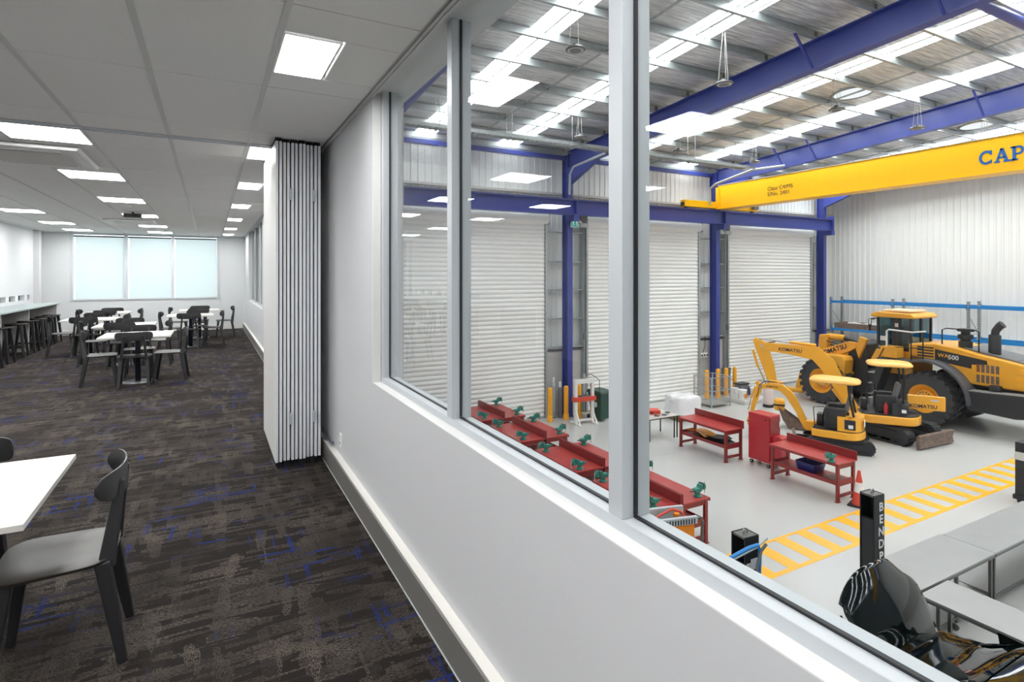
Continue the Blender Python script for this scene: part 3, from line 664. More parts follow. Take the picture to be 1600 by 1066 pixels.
# crane lettering, each on the face of the girder that looks towards the office
FX = -.254
text('lettering', 'Class C4/M5', .21, (FX, 14.39, .44), (0, -1, 0), (0, 0, 1), 'text_dk', t, .0)
text('lettering', 'S/No. 2401', .21, (FX, 14.39, .23), (0, -1, 0), (0, 0, 1), 'text_dk', t, .0)
def slab_letter(ch, y, z, h):
    w = h*.80; m = MB(); P = lambda a, b: (FX, y-a*w, z+b*h); s = .17
    def bar(a, b, hh): m.beam(P(*a), P(*b), hh[0], hh[1])
    if ch == 'C' or ch == 'O':
        n = 16; pts = []
        for k in range(n+1):
            an = radians(48+(264 if ch == 'C' else 360)*k/n); pts.append((.5+.43*cos(an), .5+.43*sin(an)))
        for i in range(n): bar(pts[i], pts[i+1], (.012, h*s*1.0))
        if ch == 'C': m.box(FX-.006, FX+.006, y-.93*w, y-.78*w, z+.66*h, z+.98*h); m.box(FX-.006, FX+.006, y-.93*w, y-.80*w, z+.06*h, z+.30*h)
    else:
        q = lambda a0, a1, b0, b1: m.box(FX-.006, FX+.006, y-a1*w, y-a0*w, z+b0*h, z+b1*h)
        if ch == 'A':
            m.add([(FX-.006+dx, y-a*w, z+b*h) for dx in (0, .012) for a, b in ((.06, .1), (.24, .1), (.56, 1), (.40, 1))], [(0,1,2,3),(7,6,5,4),(0,4,5,1),(1,5,6,2),(2,6,7,3),(3,7,4,0)])
            m.add([(FX-.006+dx, y-a*w, z+b*h) for dx in (0, .012) for a, b in ((.72, .1), (.98, .1), (.62, 1), (.36, 1))], [(0,1,2,3),(7,6,5,4),(0,4,5,1),(1,5,6,2),(2,6,7,3),(3,7,4,0)])
            q(.25, .75, .30, .42); q(-.04, .36, 0, .12); q(.62, 1.08, 0, .12)
        if ch == 'P':
            q(.14, .38, 0, 1); q(0, .52, 0, .12); q(0, .6, .88, 1); q(.3, .62, .40, .52)
            n = 8
            for k in range(n):
                a0, a1 = radians(-90+180*k/n), radians(-90+180*(k+1)/n); bar((.60+.24*cos(a0), .70+.24*sin(a0)), (.60+.24*cos(a1), .70+.24*sin(a1)), (.012, h*.15))
    return m.build('lettering', 'text_b', t)
for ch, y in (('C', 7.62), ('A', 7.27), ('P', 6.93)): slab_letter(ch, y, .26, .38)
# cable ladder hung from the roof, wiring arm to the column
t = thing('cable_ladder', (0, 14.3, R(4.0)), 'galvanised cable ladder hung below the roof near the roller-door wall', 'cable tray')
for y in (-.15, .15): B(T+.1, 17.9, y-.012, y+.012, -.05, .05).build('side_rail', 'galv', t)
m = MB()
for k in range(102): x = T+.2+k*.16; m.box(x, x+.035, -.14, .14, -.02, .0)
m.build('rungs', 'galv', t)['kind'] = 'stuff'
random.seed(11)
for k in range(7):
    y = -.11+.035*k; MB().tube([(x, y+.012*sin(x*1.3+k), .015+.01*(k % 3)) for x in [T+.15+1.35*i for i in range(13)]], .014, 5).build('cable', 'dark_steel' if k % 2 else 'off_white', t)
for x in (3.0, 5.4, 7.6, 9.9, 12.5, 14.8, 17.2):
    z = roof_z(14.3)-R(4.0)
    for y in (-.17, .17): MB().tube([(x, y, -.06), (x, y, z-.02)], .008, 5).build('hanger_rod', 'galv', t)
    B(x-.02, x+.02, -.2, .2, -.075, -.05).build('hanger_bar', 'galv', t)
t = MB().tube([(18.7, 13.5, R(4.05)), (18.0, 14.35, R(3.97)), (18.35, 16.4, R(3.76)), (18.45, 16.8, R(3.62)), (18.5, 16.83, R(2.95))], .045, 8).build('wiring_duct', 'galv', smooth=True)
tag(t, 'grey conduit sloping down to the middle blue column above the crane end', 'conduit')
t = MB().tube([(11.2, 14.5, R(3.93)), (11.28, 16.4, R(3.82)), (11.36, 16.75, R(3.6)), (11.4, 16.83, R(2.9))], .04, 8).build('wiring_duct', 'galv', smooth=True)
tag(t, 'grey conduit sloping down to the nearer blue column', 'conduit')
# high-bay lamps
def highbay(x, y, z, label, on=True):
    t = thing('high_bay_lamp', (x, y, R(z)), label, 'lamp', 'round lamps hanging from the workshop roof'); zr = roof_z(y)-R(z)-.02
    MB().lathe([(.175, -.03), (.19, -.01), (.175, .015), (.08, .03), (.065, .085), (.02, .09)], n=24).build('housing', 'dark_steel', t, smooth=True)
    MB().lathe([(.15, -.034), (.15, -.0305)], n=24).build('lens', 'off_white', t)
    MB().cyl((0, 0), .11, -.042, -.0345, n=18).build('led_cluster', 'grey_pl', t)
    for k in range(3):
        a = 2*pi*k/3+.4; MB().tube([(.12*cos(a), .12*sin(a), .02), (.03*cos(a), .03*sin(a), zr)], .006, 5).build('wire', 'off_white', t)
for x, wx in ((5.97, 'in the first column of lamps from the office'), (9.9, 'in the second column of lamps'), (13.95, 'in the third column of lamps'), (17.75, 'in the fourth column of lamps'), (21.7, 'in the fifth column of lamps')):
    for y, wy in ((8.62, 'nearer row'), (14.05, 'far row')): highbay(x, y, 4.2, f'round hanging high-bay lamp, {wy}, {wx}')
for x, w in ((16.3, 'between the first two blue rafters'), (23.65, 'beyond the second blue rafter')):
    t = thing('roof_ventilator', (x, 9.59, roof_z(9.59)-.012), f'oval white roof ventilator opening {w}', 'roof vent'); t.rotation_euler = (math.atan(-.062), 0, 0)
    MB().lathe([(.50, -.03), (.55, -.03), (.56, .0), (.52, .01), (.50, .01)], n=32, cap=False).build('collar', 'galv', t, smooth=True)
    MB().cyl((0, 0), .49, -.012, -.004, n=32).build('throat', M['vent_lit'], t)
# pallet racking along the right-hand wall
t = thing('pallet_racking', (0, 0, FZ), 'tall pallet racking with bright blue beams along the right-hand wall', 'racking')
ups = (17.15, 14.27, 11.38, 8.5, 5.6, 2.7)
hz = 4.16
for y in ups:
    for x in (27.3, 28.2):
        m = MB(); m.box(x-.045, x+.045, y-.05, y-.044, 0, hz); m.box(x-.045, x-.039, y-.05, y+.05, 0, hz); m.box(x+.039, x+.045, y-.05, y+.05, 0, hz)
        u = m.build('upright', 'galv', t)
        m = MB()
        for k in range(int(hz/.1)): m.box(x-.047, x-.0455, y-.03, y-.01, .08+k*.1, .13+k*.1); m.box(x-.047, x-.0455, y+.01, y+.03, .08+k*.1, .13+k*.1)
        m.build('slots', 'dark_steel', u)['kind'] = 'stuff'
    zz = .25; sgn = 1
    while zz < 3.6:
        B(27.34, 28.16, y-.015, y+.015, zz-.015, zz+.015).build('brace', 'galv', t)
        MB().beam((27.34 if sgn > 0 else 28.16, y, zz), (28.16 if sgn > 0 else 27.34, y, zz+.75), .028, .028).build('brace', 'galv', t); zz += .85; sgn = -sgn
for i in range(len(ups)-1):
    for x in (27.25, 28.25):
        for z in (3.93, 2.58): 
            b = B(x-.02, x+.02, ups[i+1]+.05, ups[i]-.05, z-.06, z+.06).build('beam', 'blue_rack', t, bevel=.005)
            for y in (ups[i+1]+.05, ups[i]-.05): B(x-.035, x+.035, y-.012, y+.012, z-.11, z+.10).build('end_connector', 'blue_rack', b)
t = thing('steel_tray_load', (27.75, 15.5, FZ+2.64), 'dirty brown steel tray stored on the lower rack beam behind the loader', 'steel tray')
m = MB(); m.box(-.5, .5, -1.15, 1.45, 0, .03)
m.build('tray_floor', 'rust', t)
for a in ((-.5, -.46, -1.15, 1.45), (.46, .5, -1.15, 1.45), (-.46, .46, -1.15, -1.11), (-.46, .46, 1.41, 1.45)): B(*a, .03, .26).build('tray_side', 'rust', t)
m = MB(); m.grid(lambda u, v: (-.42+.84*u, -.9+1.9*v, .22+.09*sin(9*u+4*v)*cos(7*v)), 10, 16); m.build('folded_cover', 'off_white', t, solid=.01)

# =================================================================== WORKSHOP THINGS
# yellow hatched walkway painted on the floor
t = thing('walkway_marking', (0, 0, FZ+.001), 'yellow painted walkway of slanted bars crossing the grey workshop floor', 'floor marking')
ya, yb, xa_, xb_ = 6.40, 7.36, 7.9, 27.5
B(xa_, xb_, ya, ya+.10, 0, .003).build('edge_line', 'floor_y', t); B(xa_, xb_, yb-.07, yb, 0, .003).build('edge_line', 'floor_y', t)
bm0 = None
for k in range(30):
    x = 8.45+k*.655
    if bm0 is None:
        bm0 = MB().prism([(0, ya+.10), (.30, ya+.10), (.30+.05, yb-.07), (.05, yb-.07)], 'z', 0, .003).build('painted_bar', 'floor_y', t); o = bm0
    else: o = bm0.copy(); COL.objects.link(o)
    o.location = (x, 0, 0)
# bollards
def bollard(x, y, label, grp):
    t = thing('bollard', (x, y, FZ), label, 'bollard', grp)
    MB().lathe([(.085, .0), (.085, 1.17), (.075, 1.20), (.045, 1.22), (.01, 1.225)], n=20).build('post', 'boll_y', t, smooth=True)
    MB().lathe([(.10, 0), (.10, .20), (.086, .22)], n=20).build('sleeve', 'boll_y', t, smooth=True)
for x, w in ((10.69, 'leftmost, beside the first roller door'), (11.38, 'immediately left of the white press'), (11.95, 'seen through the frame of the white press'), (12.55, 'mostly hidden behind the green bin')):
    bollard(x, 17.03, f'yellow bollard {w}', 'yellow bollards at the nearer column')
for x, w in ((18.52, 'left of the middle column, leftmost of its four'), (19.18, 'in front of the middle column, second from left'), (19.68, 'right of the middle column, third from left'), (20.22, 'rightmost, behind the white tubs')):
    bollard(x, 17.03, f'yellow bollard {w}', 'yellow bollards at the middle column')
# fluid dispensers / cylinders by the nearer column
for x, y, h, w in ((11.12, 17.45, 1.28, 'with a white cap'), (11.33, 17.35, 1.12, 'nearer the blue column')):
    t = thing('gas_cylinder', (x, y, FZ), f'slim grey cylinder standing against the wall {w}', 'cylinder')
    MB().lathe([(.075, .03), (.08, .06), (.08, h-.12), (.06, h-.04), (.02, h)], n=16).build('body', 'grey_pl' if 'nearer' in w else 'galv', t, smooth=True)
    MB().cyl((0, 0), .085, 0, .03, n=16).build('foot_ring', 'dark_steel', t); MB().cyl((0, 0), .045, h, h+.20, n=12).build('cap', 'white_pl', t)
# hydraulic press
t = thing('hydraulic_press', (11.62, 16.25, FZ), 'white hydraulic shop press with a red bed beside the green bin', 'press', rot=radians(-4))
for x in (-.34, .34): 
    B(x-.05, x+.05, -.05, .05, 0, 1.55).build('upright', 'white_pl', t); B(x-.05, x+.05, -.35, .35, 0, .05).build('foot', 'white_pl', t)
    MB().beam((x, -.30, .05), (x, -.05, .45), .04, .02).build('foot_brace', 'white_pl', t)
B(-.40, .40, -.07, .07, 1.42, 1.58).build('head_beam', 'white_pl', t, bevel=.01); B(-.32, .32, -.04, .04, .10, .16).build('cross_bar', 'white_pl', t)
B(-.44, .44, -.11, .11, .80, .96).build('bed', 'cone_o', t, bevel=.01); B(-.2, .2, -.1, .1, .962, .99).build('bed_plate', 'dark_steel', t)
MB().cyl((0, 0), .06, 1.10, 1.75, n=14).build('ram', 'galv', t); MB().cyl((0, -.02), .055, 1.86, 1.90, 'y', 14).build('pressure_gauge', 'gasket', t); t2 = B(.39, .48, -.1, .06, .55, .72).build('hand_pump', 'galv', t, bevel=.02)
MB().tube([(.45, -.02, .75), (.62, -.05, 1.1), (.60, -.05, 1.5), (.3, -.02, 1.72), (.06, 0, 1.7)], .012, 6).build('hose', 'gasket', t, smooth=True)
# wheelie bin
t = thing('wheelie_bin', (12.44, 16.42, FZ), 'dark green wheeled rubbish bin with a closed lid', 'bin', rot=radians(8))
m = MB(); m.add([(-.22,-.26,.06),(.22,-.26,.06),(.22,.22,.06),(-.22,.22,.06),(-.29,-.35,.98),(.29,-.35,.98),(.29,.34,.98),(-.29,.34,.98)], [(0,3,2,1),(4,5,6,7),(0,1,5,4),(1,2,6,5),(2,3,7,6),(3,0,4,7)]); m.build('body', 'bin_g', t, bevel=.03)
B(-.31, .31, -.37, .36, .98, 1.02).build('rim', 'bin_g', t, bevel=.01); MB().prism([(-.38, 1.02), (-.30, 1.08), (.30, 1.10), (.40, 1.03)], 'x', -.30, .30).build('lid', 'bin_g', t, bevel=.02)
for x in (-.27, .27): MB().cyl((.27, .1), .10, x-.03, x+.03, 'x', 16).build('wheel', 'tyre', t)
MB().tube([(-.25, .42, 1.0), (.25, .42, 1.0)], .018, 8).build('handle', 'bin_g', t)

# ---- vices
def make_vise(label):
    t = thing('bench_vise', (0, 0, 0), label, 'vise', 'green bench vices')
    MB().lathe([(.085, 0), (.085, .02), (.055, .035), (.045, .075), (.06, .09)], n=16).build('base', 'vise', t, smooth=True)
    m = MB(); m.prism([(-.10, .09), (-.12, .13), (-.10, .165), (.02, .17), (.05, .225), (.11, .225), (.11, .13), (.06, .09)], 'x', -.05, .05); m.build('body', 'vise', t, bevel=.01)
    m = MB(); m.prism([(.125, .11), (.125, .23), (.165, .24), (.20, .19), (.19, .11)], 'x', -.05, .05); m.box(-.025, .025, -.02, .13, .115, .15); m.build('moving_jaw', 'vise', t, bevel=.01)
    B(-.06, .06, .108, .116, .20, .245).build('jaw_plate', 'dark_steel', t); B(-.06, .06, .119, .127, .20, .245).build('jaw_plate', 'dark_steel', t)
    MB().cyl((0, .13), .016, -.20, .22, 'y', 10).build('screw', 'dark_steel', t); MB().tube([(.0, .215, .02), (0, .215, .24)], .008, 6).build('handle', 'chrome', t)
    return t
vise0 = remember(make_vise('green vise on the far outer corner of the first workbench pair, beside the roller door'))
BT = FZ+.90
vise0.location = (8.42, 16.78, BT); vise0.rotation_euler = (0, 0, radians(-88))
VS = [(8.42, 15.33, -88, 'near outer corner of the farthest red bench pair'), (8.42, 14.33, -92, 'far outer corner of the second red bench pair'), (8.42, 12.92, -86, 'near outer corner of the second red bench pair'),
      (8.42, 11.78, -90, 'far outer corner of the third red bench pair'), (8.42, 10.35, -90, 'near outer corner of the third bench pair, behind the window mullion'), (8.42, 9.50, -92, 'far outer corner of the nearest bench pair, right of the mullion'), (8.42, 7.98, -85, 'near outer corner of the nearest red bench pair'),
      (7.28, 16.78, 92, 'far window-side edge of the farthest red bench pair'), (7.28, 15.33, 88, 'near window-side edge of the farthest red bench pair'), (7.28, 14.33, 92, 'far window-side edge of the second red bench pair'), (7.28, 12.92, 90, 'near window-side edge of the second red bench pair'),
      (7.28, 11.78, 94, 'far window-side edge of the third red bench pair'), (7.28, 10.35, 88, 'near window-side edge of the third red bench pair'), (7.28, 9.50, 90, 'far window-side edge of the nearest pair, at the mullion'), (7.28, 7.98, 90, 'near window-side edge of the nearest pair, by the orange pump')]
for x, y, a, w in VS: copy_tree(vise0, (x, y, BT), radians(a), f'green vise on the {w}', 'green bench vices')
copy_tree(vise0, (12.72, 7.98, BT), radians(92), 'green vise on the front edge of the red bench beside the traffic cone', 'green bench vices')

# ---- workbenches: two leg frames, top, shelf, splashback (along +Y, front edge towards -X)
def make_bench(label, L=1.82, D=.74, mt='red', long_top=True):
    t = thing('workbench', (0, 0, 0), label, 'workbench', 'red steel workbenches')
    B(0, D, 0, L, .872, .90).build('worktop', mt, t, bevel=.004); B(0, .02, 0, L, .835, .872).build('front_lip', 'red_d', t)
    B(D-.025, D, 0, L, .90, 1.09).build('splashback', 'red_d', t, bevel=.003)
    B(.08, D-.03, .08, L-.08, .40, .43).build('shelf', 'red_d', t); B(.06, .08, .08, L-.08, .38, .47).build('shelf_lip', 'red_d', t)
    for y in (.03, L-.09):
        for x in (.03, D-.11):
            l = B(x, x+.08, y, y+.06, .02, .872).build('leg', 'red_d', t, bevel=.006); B(x-.02, x+.10, y-.01, y+.07, 0, .018).build('foot', 'red_d', l)
        m = MB()
        for z0, z1 in ((.76, .872), (.36, .50), (.10, .17)):
            m.prism([(.11, z0+.03), (.15, z0), (D-.15, z0), (D-.11, z0+.03), (D-.11, z1), (.11, z1)], 'y', y+.015, y+.045)
        m2 = MB()
        for z0, z1 in ((.76, .872),): m2.box(.11, D-.11, y+.015, y+.045, z0, z1)
        m2.build('top_rail', 'red_d', t)
        B(.11, D-.11, y+.015, y+.045, .36, .50).build('shelf_rail', 'red_d', t); B(.11, D-.11, y+.015, y+.045, .10, .17).build('foot_rail', 'red_d', t)
    return t
bench0 = remember(make_bench('red workbench with black offcuts on its shelf, beyond the tall red tool cabinet')); bench0.location = (12.62, 10.93, FZ)
copy_tree(bench0, (12.66, 7.78, FZ), 0, 'red workbench with a navy tub on its shelf, beside the traffic cone', 'red steel workbenches')
for y, w in ((15.12, 'farthest pair by the roller door'), (12.72, 'second pair from the roller door'), (10.20, 'third pair, left of the window mullion'), (7.82, 'nearest pair, right of the mullion')):
    copy_tree(bench0, (7.10, y, FZ), 0, f'red workbench facing the office, {w}', 'red steel workbenches')
    copy_tree(bench0, (8.60, y+1.82, FZ), pi, f'red workbench facing the workshop floor, {w}', 'red steel workbenches')
t = thing('plastic_tub', (13.05, 8.72, FZ+.432), 'navy blue plastic tub on the lower shelf of the red bench', 'tub')
m = MB(); a, b = rr(.40, .46, .06, 4), rr(.48, .56, .07, 4); n = len(a); m.add([(x, y, .0) for x, y in a]+[(x, y, .21) for x, y in b]+[(x*.95, y*.95, .21) for x, y in b]+[(x*.94, y*.94, .02) for x, y in a], [tuple(range(n))]+[(k+r*n, (k+1) % n+r*n, (k+1) % n+(r+1)*n, k+(r+1)*n) for r in range(3) for k in range(n)]+[tuple(range(3*n, 4*n))]); m.build('tub_body', 'tub_b', t, smooth=True)
m = MB(); m.lathe([(.0, 0)]*0 or [(.001, .0)], n=3) if 0 else None
tag(B(12.85, 13.25, 7.90, 8.28, FZ+.432, FZ+.445).build('grid_mat', 'rust'), 'brown metal mesh mat at the near end of the lower bench shelf', 'mat')
t = thing('rubber_offcuts', (13.0, 11.3, FZ+.432), 'black rubber sheets lying on the shelf of the far red bench', 'rubber sheet')
for i in range(3): MB().grid(lambda u, v: (-.26+.50*u+.03*i, -.15+.9*v+.1*i, .02+.03*i+.05*sin(3*v+i)*u+.02*cos(5*u)), 5, 8).build('sheet', 'gasket', t, solid=.008)
t = MB().grid(lambda u, v: (12.66+.5*u+.1*v, 11.75+.75*v, FZ+.50+.10*sin(3.1*v)*(1-.5*u)+.03*cos(6*u)), 5, 9).build('hi_vis_sheet', 'mach_y', solid=.008)
tag(t, 'crumpled yellow and white sheet draped on the shelf of the far red bench', 'sheet')
# ---- tool cabinet
t = thing('tool_cabinet', (13.28, 10.06, FZ), 'tall red steel tool cabinet on castors between two workbenches', 'tool cabinet')
B(0, .46, 0, .66, .14, 1.42).build('body', 'red_t', t, bevel=.008); B(0, .46, -.14, 0, .14, .20).build('side_tray', 'red_t', t)
B(.10, .46, -.30, -.004, .20, .88).build('side_locker', 'red_t', t, bevel=.006); B(.03, .43, -.02, -.001, .92, 1.36).build('recess', 'red_d', t)
MB().cyl((.12, 1.28), .02, -.008, .004, 'y', 10).build('lock', 'gasket', t) if 0 else None
MB().cyl((.1, 1.30), .022, -.012, .0, 'x', 12).build('lock', 'gasket', t)
B(.36, .40, -.05, -.02, 1.10, 1.24).build('handle', 'chrome', t, bevel=.008)
for x, y in ((.06, .06), (.40, .06), (.06, .60), (.40, .60)):
    c = MB().cyl((y, .055), .055, x-.018, x+.018, 'x', 16).build('castor', 'gasket', t); MB().cyl((y, .055), .025, x-.021, x+.021, 'x', 12).build('hub', 'chrome', c); B(x-.03, x+.03, y-.02, y+.02, .10, .14).build('bracket', 'chrome', c)
# ---- traffic cone
t = thing('traffic_cone', (12.98, 7.50, FZ), 'orange and white traffic cone at the end of the red bench', 'cone', rot=.3)
B(-.20, .20, -.20, .20, 0, .04).build('base', 'gasket', t, bevel=.02)
MB().lathe([(.15, .04), (.145, .06), (.105, .32)], n=20).build('lower_cone', 'cone_o', t, smooth=True); MB().lathe([(.105, .32), (.072, .54)], n=20).build('white_band', 'text_w', t, smooth=True); MB().lathe([(.072, .54), (.032, .78), (.026, .80)], n=20).build('upper_cone', 'cone_o', t, smooth=True)
# ---- white table with red case and cables
t = thing('folding_table', (12.72, 13.85, FZ), 'white table with thin black legs left of the red bench', 'table')
B(-.62, .62, -.42, .42, .70, .722).build('tabletop', 'tabletop', t, bevel=.003); B(-.60, .60, -.40, .40, .67, .70).build('apron', 'gasket', t)
for x, y in ((-.58, -.38), (.58, -.38), (-.58, .38), (.58, .38), (.46, -.38)): MB().tube([(x, y, 0), (x, y, .68)], .022, 8).build('leg', 'gasket', t)
t = thing('red_case', (12.65, 14.02, FZ+.722), 'red plastic tool case lying on the white table', 'case', rot=radians(-25))
B(-.30, .30, -.18, .18, 0, .07).build('case_base', 'cone_o', t, bevel=.012); B(-.30, .30, -.18, .18, .072, .13).build('case_lid', 'cone_o', t, bevel=.012); B(-.05, .05, -.215, -.18, .05, .08).build('handle', 'gasket', t)
for i, (x, y, w) in enumerate(((12.55, 13.60, 'left'), (12.85, 13.58, 'middle'), (13.15, 13.75, 'right'))):
    o = MB().tube([(.09*cos(k*.42)*(1-.02*k), .075*sin(k*.42), .008+.0015*k) for k in range(26)]+[(.17, .02, .01)], .007, 5).build('cable_coil', 'gasket', smooth=True); o.location = (x, y, FZ+.724)
    tag(o, f'coil of black cable on the white table, {w} of three', 'cable', 'coils of cable on the white table')
# ---- wrapped pallet of goods
t = thing('wrapped_pallet', (15.3, 15.2, FZ), 'pallet of goods in clear white stretch film before the middle roller door', 'pallet', rot=radians(-8))
for k in range(7): B(-.60, .60, -.55+.165*k, -.55+.165*k+.10, .12, .142).build('deck_board', 'timber', t)
for x in (-.55, -.05, .45): B(x, x+.1, -.55, .54, 0, .12).build('bearer', 'timber', t)
m = MB(); nu = 36; vs = []; lv = (0, .1, .25, .42, .55, .66, .70)
for j, z in enumerate(lv):
    for k in range(nu):
        a = 2*pi*k/nu; s = (abs(cos(a))**5+abs(sin(a))**5)**(-1/5); w = .97-.06*(j > 4)-.03*sin(5*z*6+k) + (.16 if j == 0 else 0)
        vs.append((.58*s*cos(a)*w, .50*s*sin(a)*w, .145+z+.03*sin(k*.9+j)))
vs.append((0, 0, .87)); n = len(lv); fs = [(j*nu+k, j*nu+(k+1) % nu, (j+1)*nu+(k+1) % nu, (j+1)*nu+k) for j in range(n-1) for k in range(nu)] + [((n-1)*nu+k, (n-1)*nu+(k+1) % nu, n*nu) for k in range(nu)] + [tuple(range(nu))[::-1]]
m.add(vs, fs); m.build('stretch_film', 'film', t, smooth=True, subsurf=1)
# ---- wire stillage
t = thing('mesh_stillage', (17.85, 16.15, FZ), 'open galvanised wire stillage standing before the middle column bollards', 'stillage')
for x in (-.52, .52):
    for y in (-.45, .45): B(x-.02, x+.02, y-.02, y+.02, 0, 1.2).build('post', 'galv', t)
for z in (.12, .66, 1.18):
    for y in (-.45, .45): B(-.5, .5, y-.012, y+.012, z-.015, z+.015).build('rail', 'galv', t)
    for x in (-.52, .52): B(x-.012, x+.012, -.43, .43, z-.015, z+.015).build('rail', 'galv', t)
m = MB()
for k in range(1, 12):
    for y in (-.45, .45): m.tube([(-.5+k*.083, y, .12), (-.5+k*.083, y, 1.18)], .003, 4)
    for x in (-.52, .52): m.tube([(x, -.45+k*.075, .12), (x, -.45+k*.075, 1.18)], .003, 4)
m.build('wire_mesh', 'galv', t)['kind'] = 'stuff'
B(-.5, .5, -.43, .43, .10, .115).build('base_sheet', 'galv', t)
# ---- tubs and buckets on a spill pallet
tag(B(18.95, 20.5, 15.45, 16.55, FZ, FZ+.16).build('spill_pallet', 'off_white', bevel=.03), 'low pale spill pallet under the white buckets', 'spill pallet')
def bucket(x, y, r, h, material, label, zz=.162):
    t = thing('bucket', (x, y, FZ+zz), label, 'bucket', 'buckets and tubs by the middle bollards')
    MB().lathe([(r*.86, 0), (r, h), (r*1.05, h), (r*1.05, h+.02)], n=18).build('body', material, t, smooth=True); MB().lathe([(r*1.07, h+.005), (r*1.07, h+.035), (r*.9, h+.04)], n=18).build('lid', material, t, smooth=True)
    MB().tube([(r*1.03*cos(a), -r*.3*sin(a)-r*.75, h*.7-.12*sin(a)) for a in [pi*k/8 for k in range(9)]], .005, 4).build('handle', 'dark_steel', t)
bucket(19.15, 15.75, .17, .36, 'white_pl', 'white bucket with printed label, foremost on the spill pallet')
B(-.08, .08, -.172, -.165, .08, .26).build('label', 'orange', [o for o in bpy.data.objects if o.get('label', '').startswith('white bucket with printed')][0])
bucket(18.98+.3, 16.25, .16, .34, 'white_pl', 'plain white bucket at the back left of the spill pallet')
bucket(19.95, 15.8, .18, .36, 'white_pl', 'white tub with lid on the right of the spill pallet')
bucket(20.2, 16.3, .15, .30, 'tub_b', 'blue tub at the back right of the spill pallet')
t = thing('parts_box', (19.65, 16.2, FZ+.162), 'dark grey open crate standing behind the white buckets', 'crate')
B(-.24, .24, -.16, .16, 0, .5).build('crate_body', 'grey_pl', t, bevel=.02); B(-.27, .27, -.19, .19, .5, .56).build('crate_rim', 'black_m', t, bevel=.01)
t = thing('control_cabinet', (20.2, 17.35, FZ), 'grey steel panel leaning behind the rightmost middle bollards', 'panel')
B(-.42, .12, -.02, .02, .1, 1.12).build('panel_sheet', 'grey_pl', t); B(-.44, .14, -.03, .03, 1.10, 1.14).build('top_rail', 'dark_steel', t)
for x in (-.42, .08): B(x, x+.04, -.15, .15, 0, .1).build('foot', 'dark_steel', t)
t = thing('oil_drainer', (19.55, 14.85, FZ), 'portable oil drainer with a pinkish tank beside the excavator arm', 'oil drainer')
MB().cyl((0, 0), .20, .0, .10, n=18).build('wheel_base', 'gasket', t); MB().lathe([(.16, .10), (.18, .14), (.18, .72), (.12, .80)], n=20).build('tank', mat('pink_tank', (224, 204, 200), .4), t, smooth=True)
MB().cyl((0, 0), .03, .80, 1.12, n=10).build('neck', 'grey_pl', t); MB().cyl((0, 0), .055, 1.08, 1.28, n=12, r2=.03).build('funnel', 'gasket', t)
# ---- switchgear on the middle column
t = thing('switch_box', (19.0, 17.50, FZ+1.65), 'cluster of small grey switch boxes on the wall left of the middle column', 'switches')
B(-.28, .22, .2, .26, -.02, .02).build('mounting_rail', 'dark_steel', t)
for k in range(3): 
    b = B(-.26+.16*k, -.14+.16*k, .08, .2, .0, .20).build('socket', 'white_pl', t, bevel=.01); MB().cyl((-.20+.16*k, .1), .035, .04, .08, 'y', 10).build('plug', 'gasket', b)
m = MB(); m.tube([(-.05, .15, .2), (.05, .12, .5), (.12, .2, .9)], .012, 5); m.build('lead', 'gasket', t)
# ---- orange pump / engine beside the near bench
t = thing('pump_unit', (6.85, 7.08, FZ), 'orange boxy pump unit with silver rails and hoses beyond the window sill', 'pump', rot=radians(-14))
B(-.30, .30, -.24, .20, .42, 1.10).build('housing', 'orange', t, bevel=.01)
for y in (-.24, .20): B(-.42, .34, y-.03, y+.03, 1.12, 1.24).build('rail', 'alu', t, bevel=.004)
m = MB()
for k in range(14): m.box(-.38+.05*k, -.36+.05*k, -.275, -.27, 1.13, 1.21)
m.build('perforations', 'gasket', t)['kind'] = 'stuff'
MB().tube([(-.34, -.05, 1.16), (-.2, -.02, 1.22), (.05, .05, 1.26), (.22, .05, 1.20), (.28, .0, 1.1)], .022, 8).build('orange_hose', 'cone_o', t, smooth=True)
MB().tube([(.30, -.22, 1.18), (.40, -.22, 1.20), (.46, -.22, 1.12), (.46, -.20, .80), (.42, -.2, .62)], .028, 8).build('pipe', 'dark_steel', t, smooth=True)
B(-.25, .22, -.15, .12, 1.10, 1.16).build('engine_block', 'grey_pl', t, bevel=.02); MB().lathe([(.05, 1.16), (.05, 1.21), (.01, 1.22)], c=(.1, 0, 0), n=12).build('filler_cap', 'orange', t)
for x in (-.26, .26):
    for y in (-.20, .16): B(x-.03, x+.03, y-.03, y+.03, 0, .42).build('leg', 'orange', t)
# ---- four-post lift columns
def lift_post(x, label):
    t = thing('lift_post', (x, 4.47, FZ), label, 'lift post', 'black car-lift posts', rot=radians(-3)); h = 2.24
    m = MB(); m.prism([(-.11, -.10), (.11, -.10), (.11, .10), (-.11, .10), (-.11, .085), (.095, .085), (.095, -.085), (-.11, -.085)], 'z', 0, h); m.build('column', 'gasket', t)
    B(-.10, .095, -.0845, .0845, h-.03, h-.005).build('top_cap', 'dark_steel', t); B(-.20, .20, -.18, .18, 0, .015).build('base_plate', 'gasket', t)
    for s in (-.02, .03): MB().cyl((s, 0), .010, h-.01, h+.05, n=8).build('stud', 'chrome', t)
    B(-.1, -.03, -.084, .084, .3, 1.9).build('carriage_track', 'black_m', t)
    return t
p1 = lift_post(8.04, 'tall black lift post with white vertical lettering, right of the raised bonnet')
for k, ch in enumerate('BENDPAK'): text('lettering', ch, .165, (.035, -.103, 2.02-.168*k), (1, 0, 0), (0, 0, 1), 'text_w', p1, .003, 'CENTER')
p2 = lift_post(5.48, 'black lift post with a blue air line, half hidden by the window sill')
B(-.02, .08, -.106, -.10, 1.86, 1.98).build('label_plate', 'white_pl', p2)
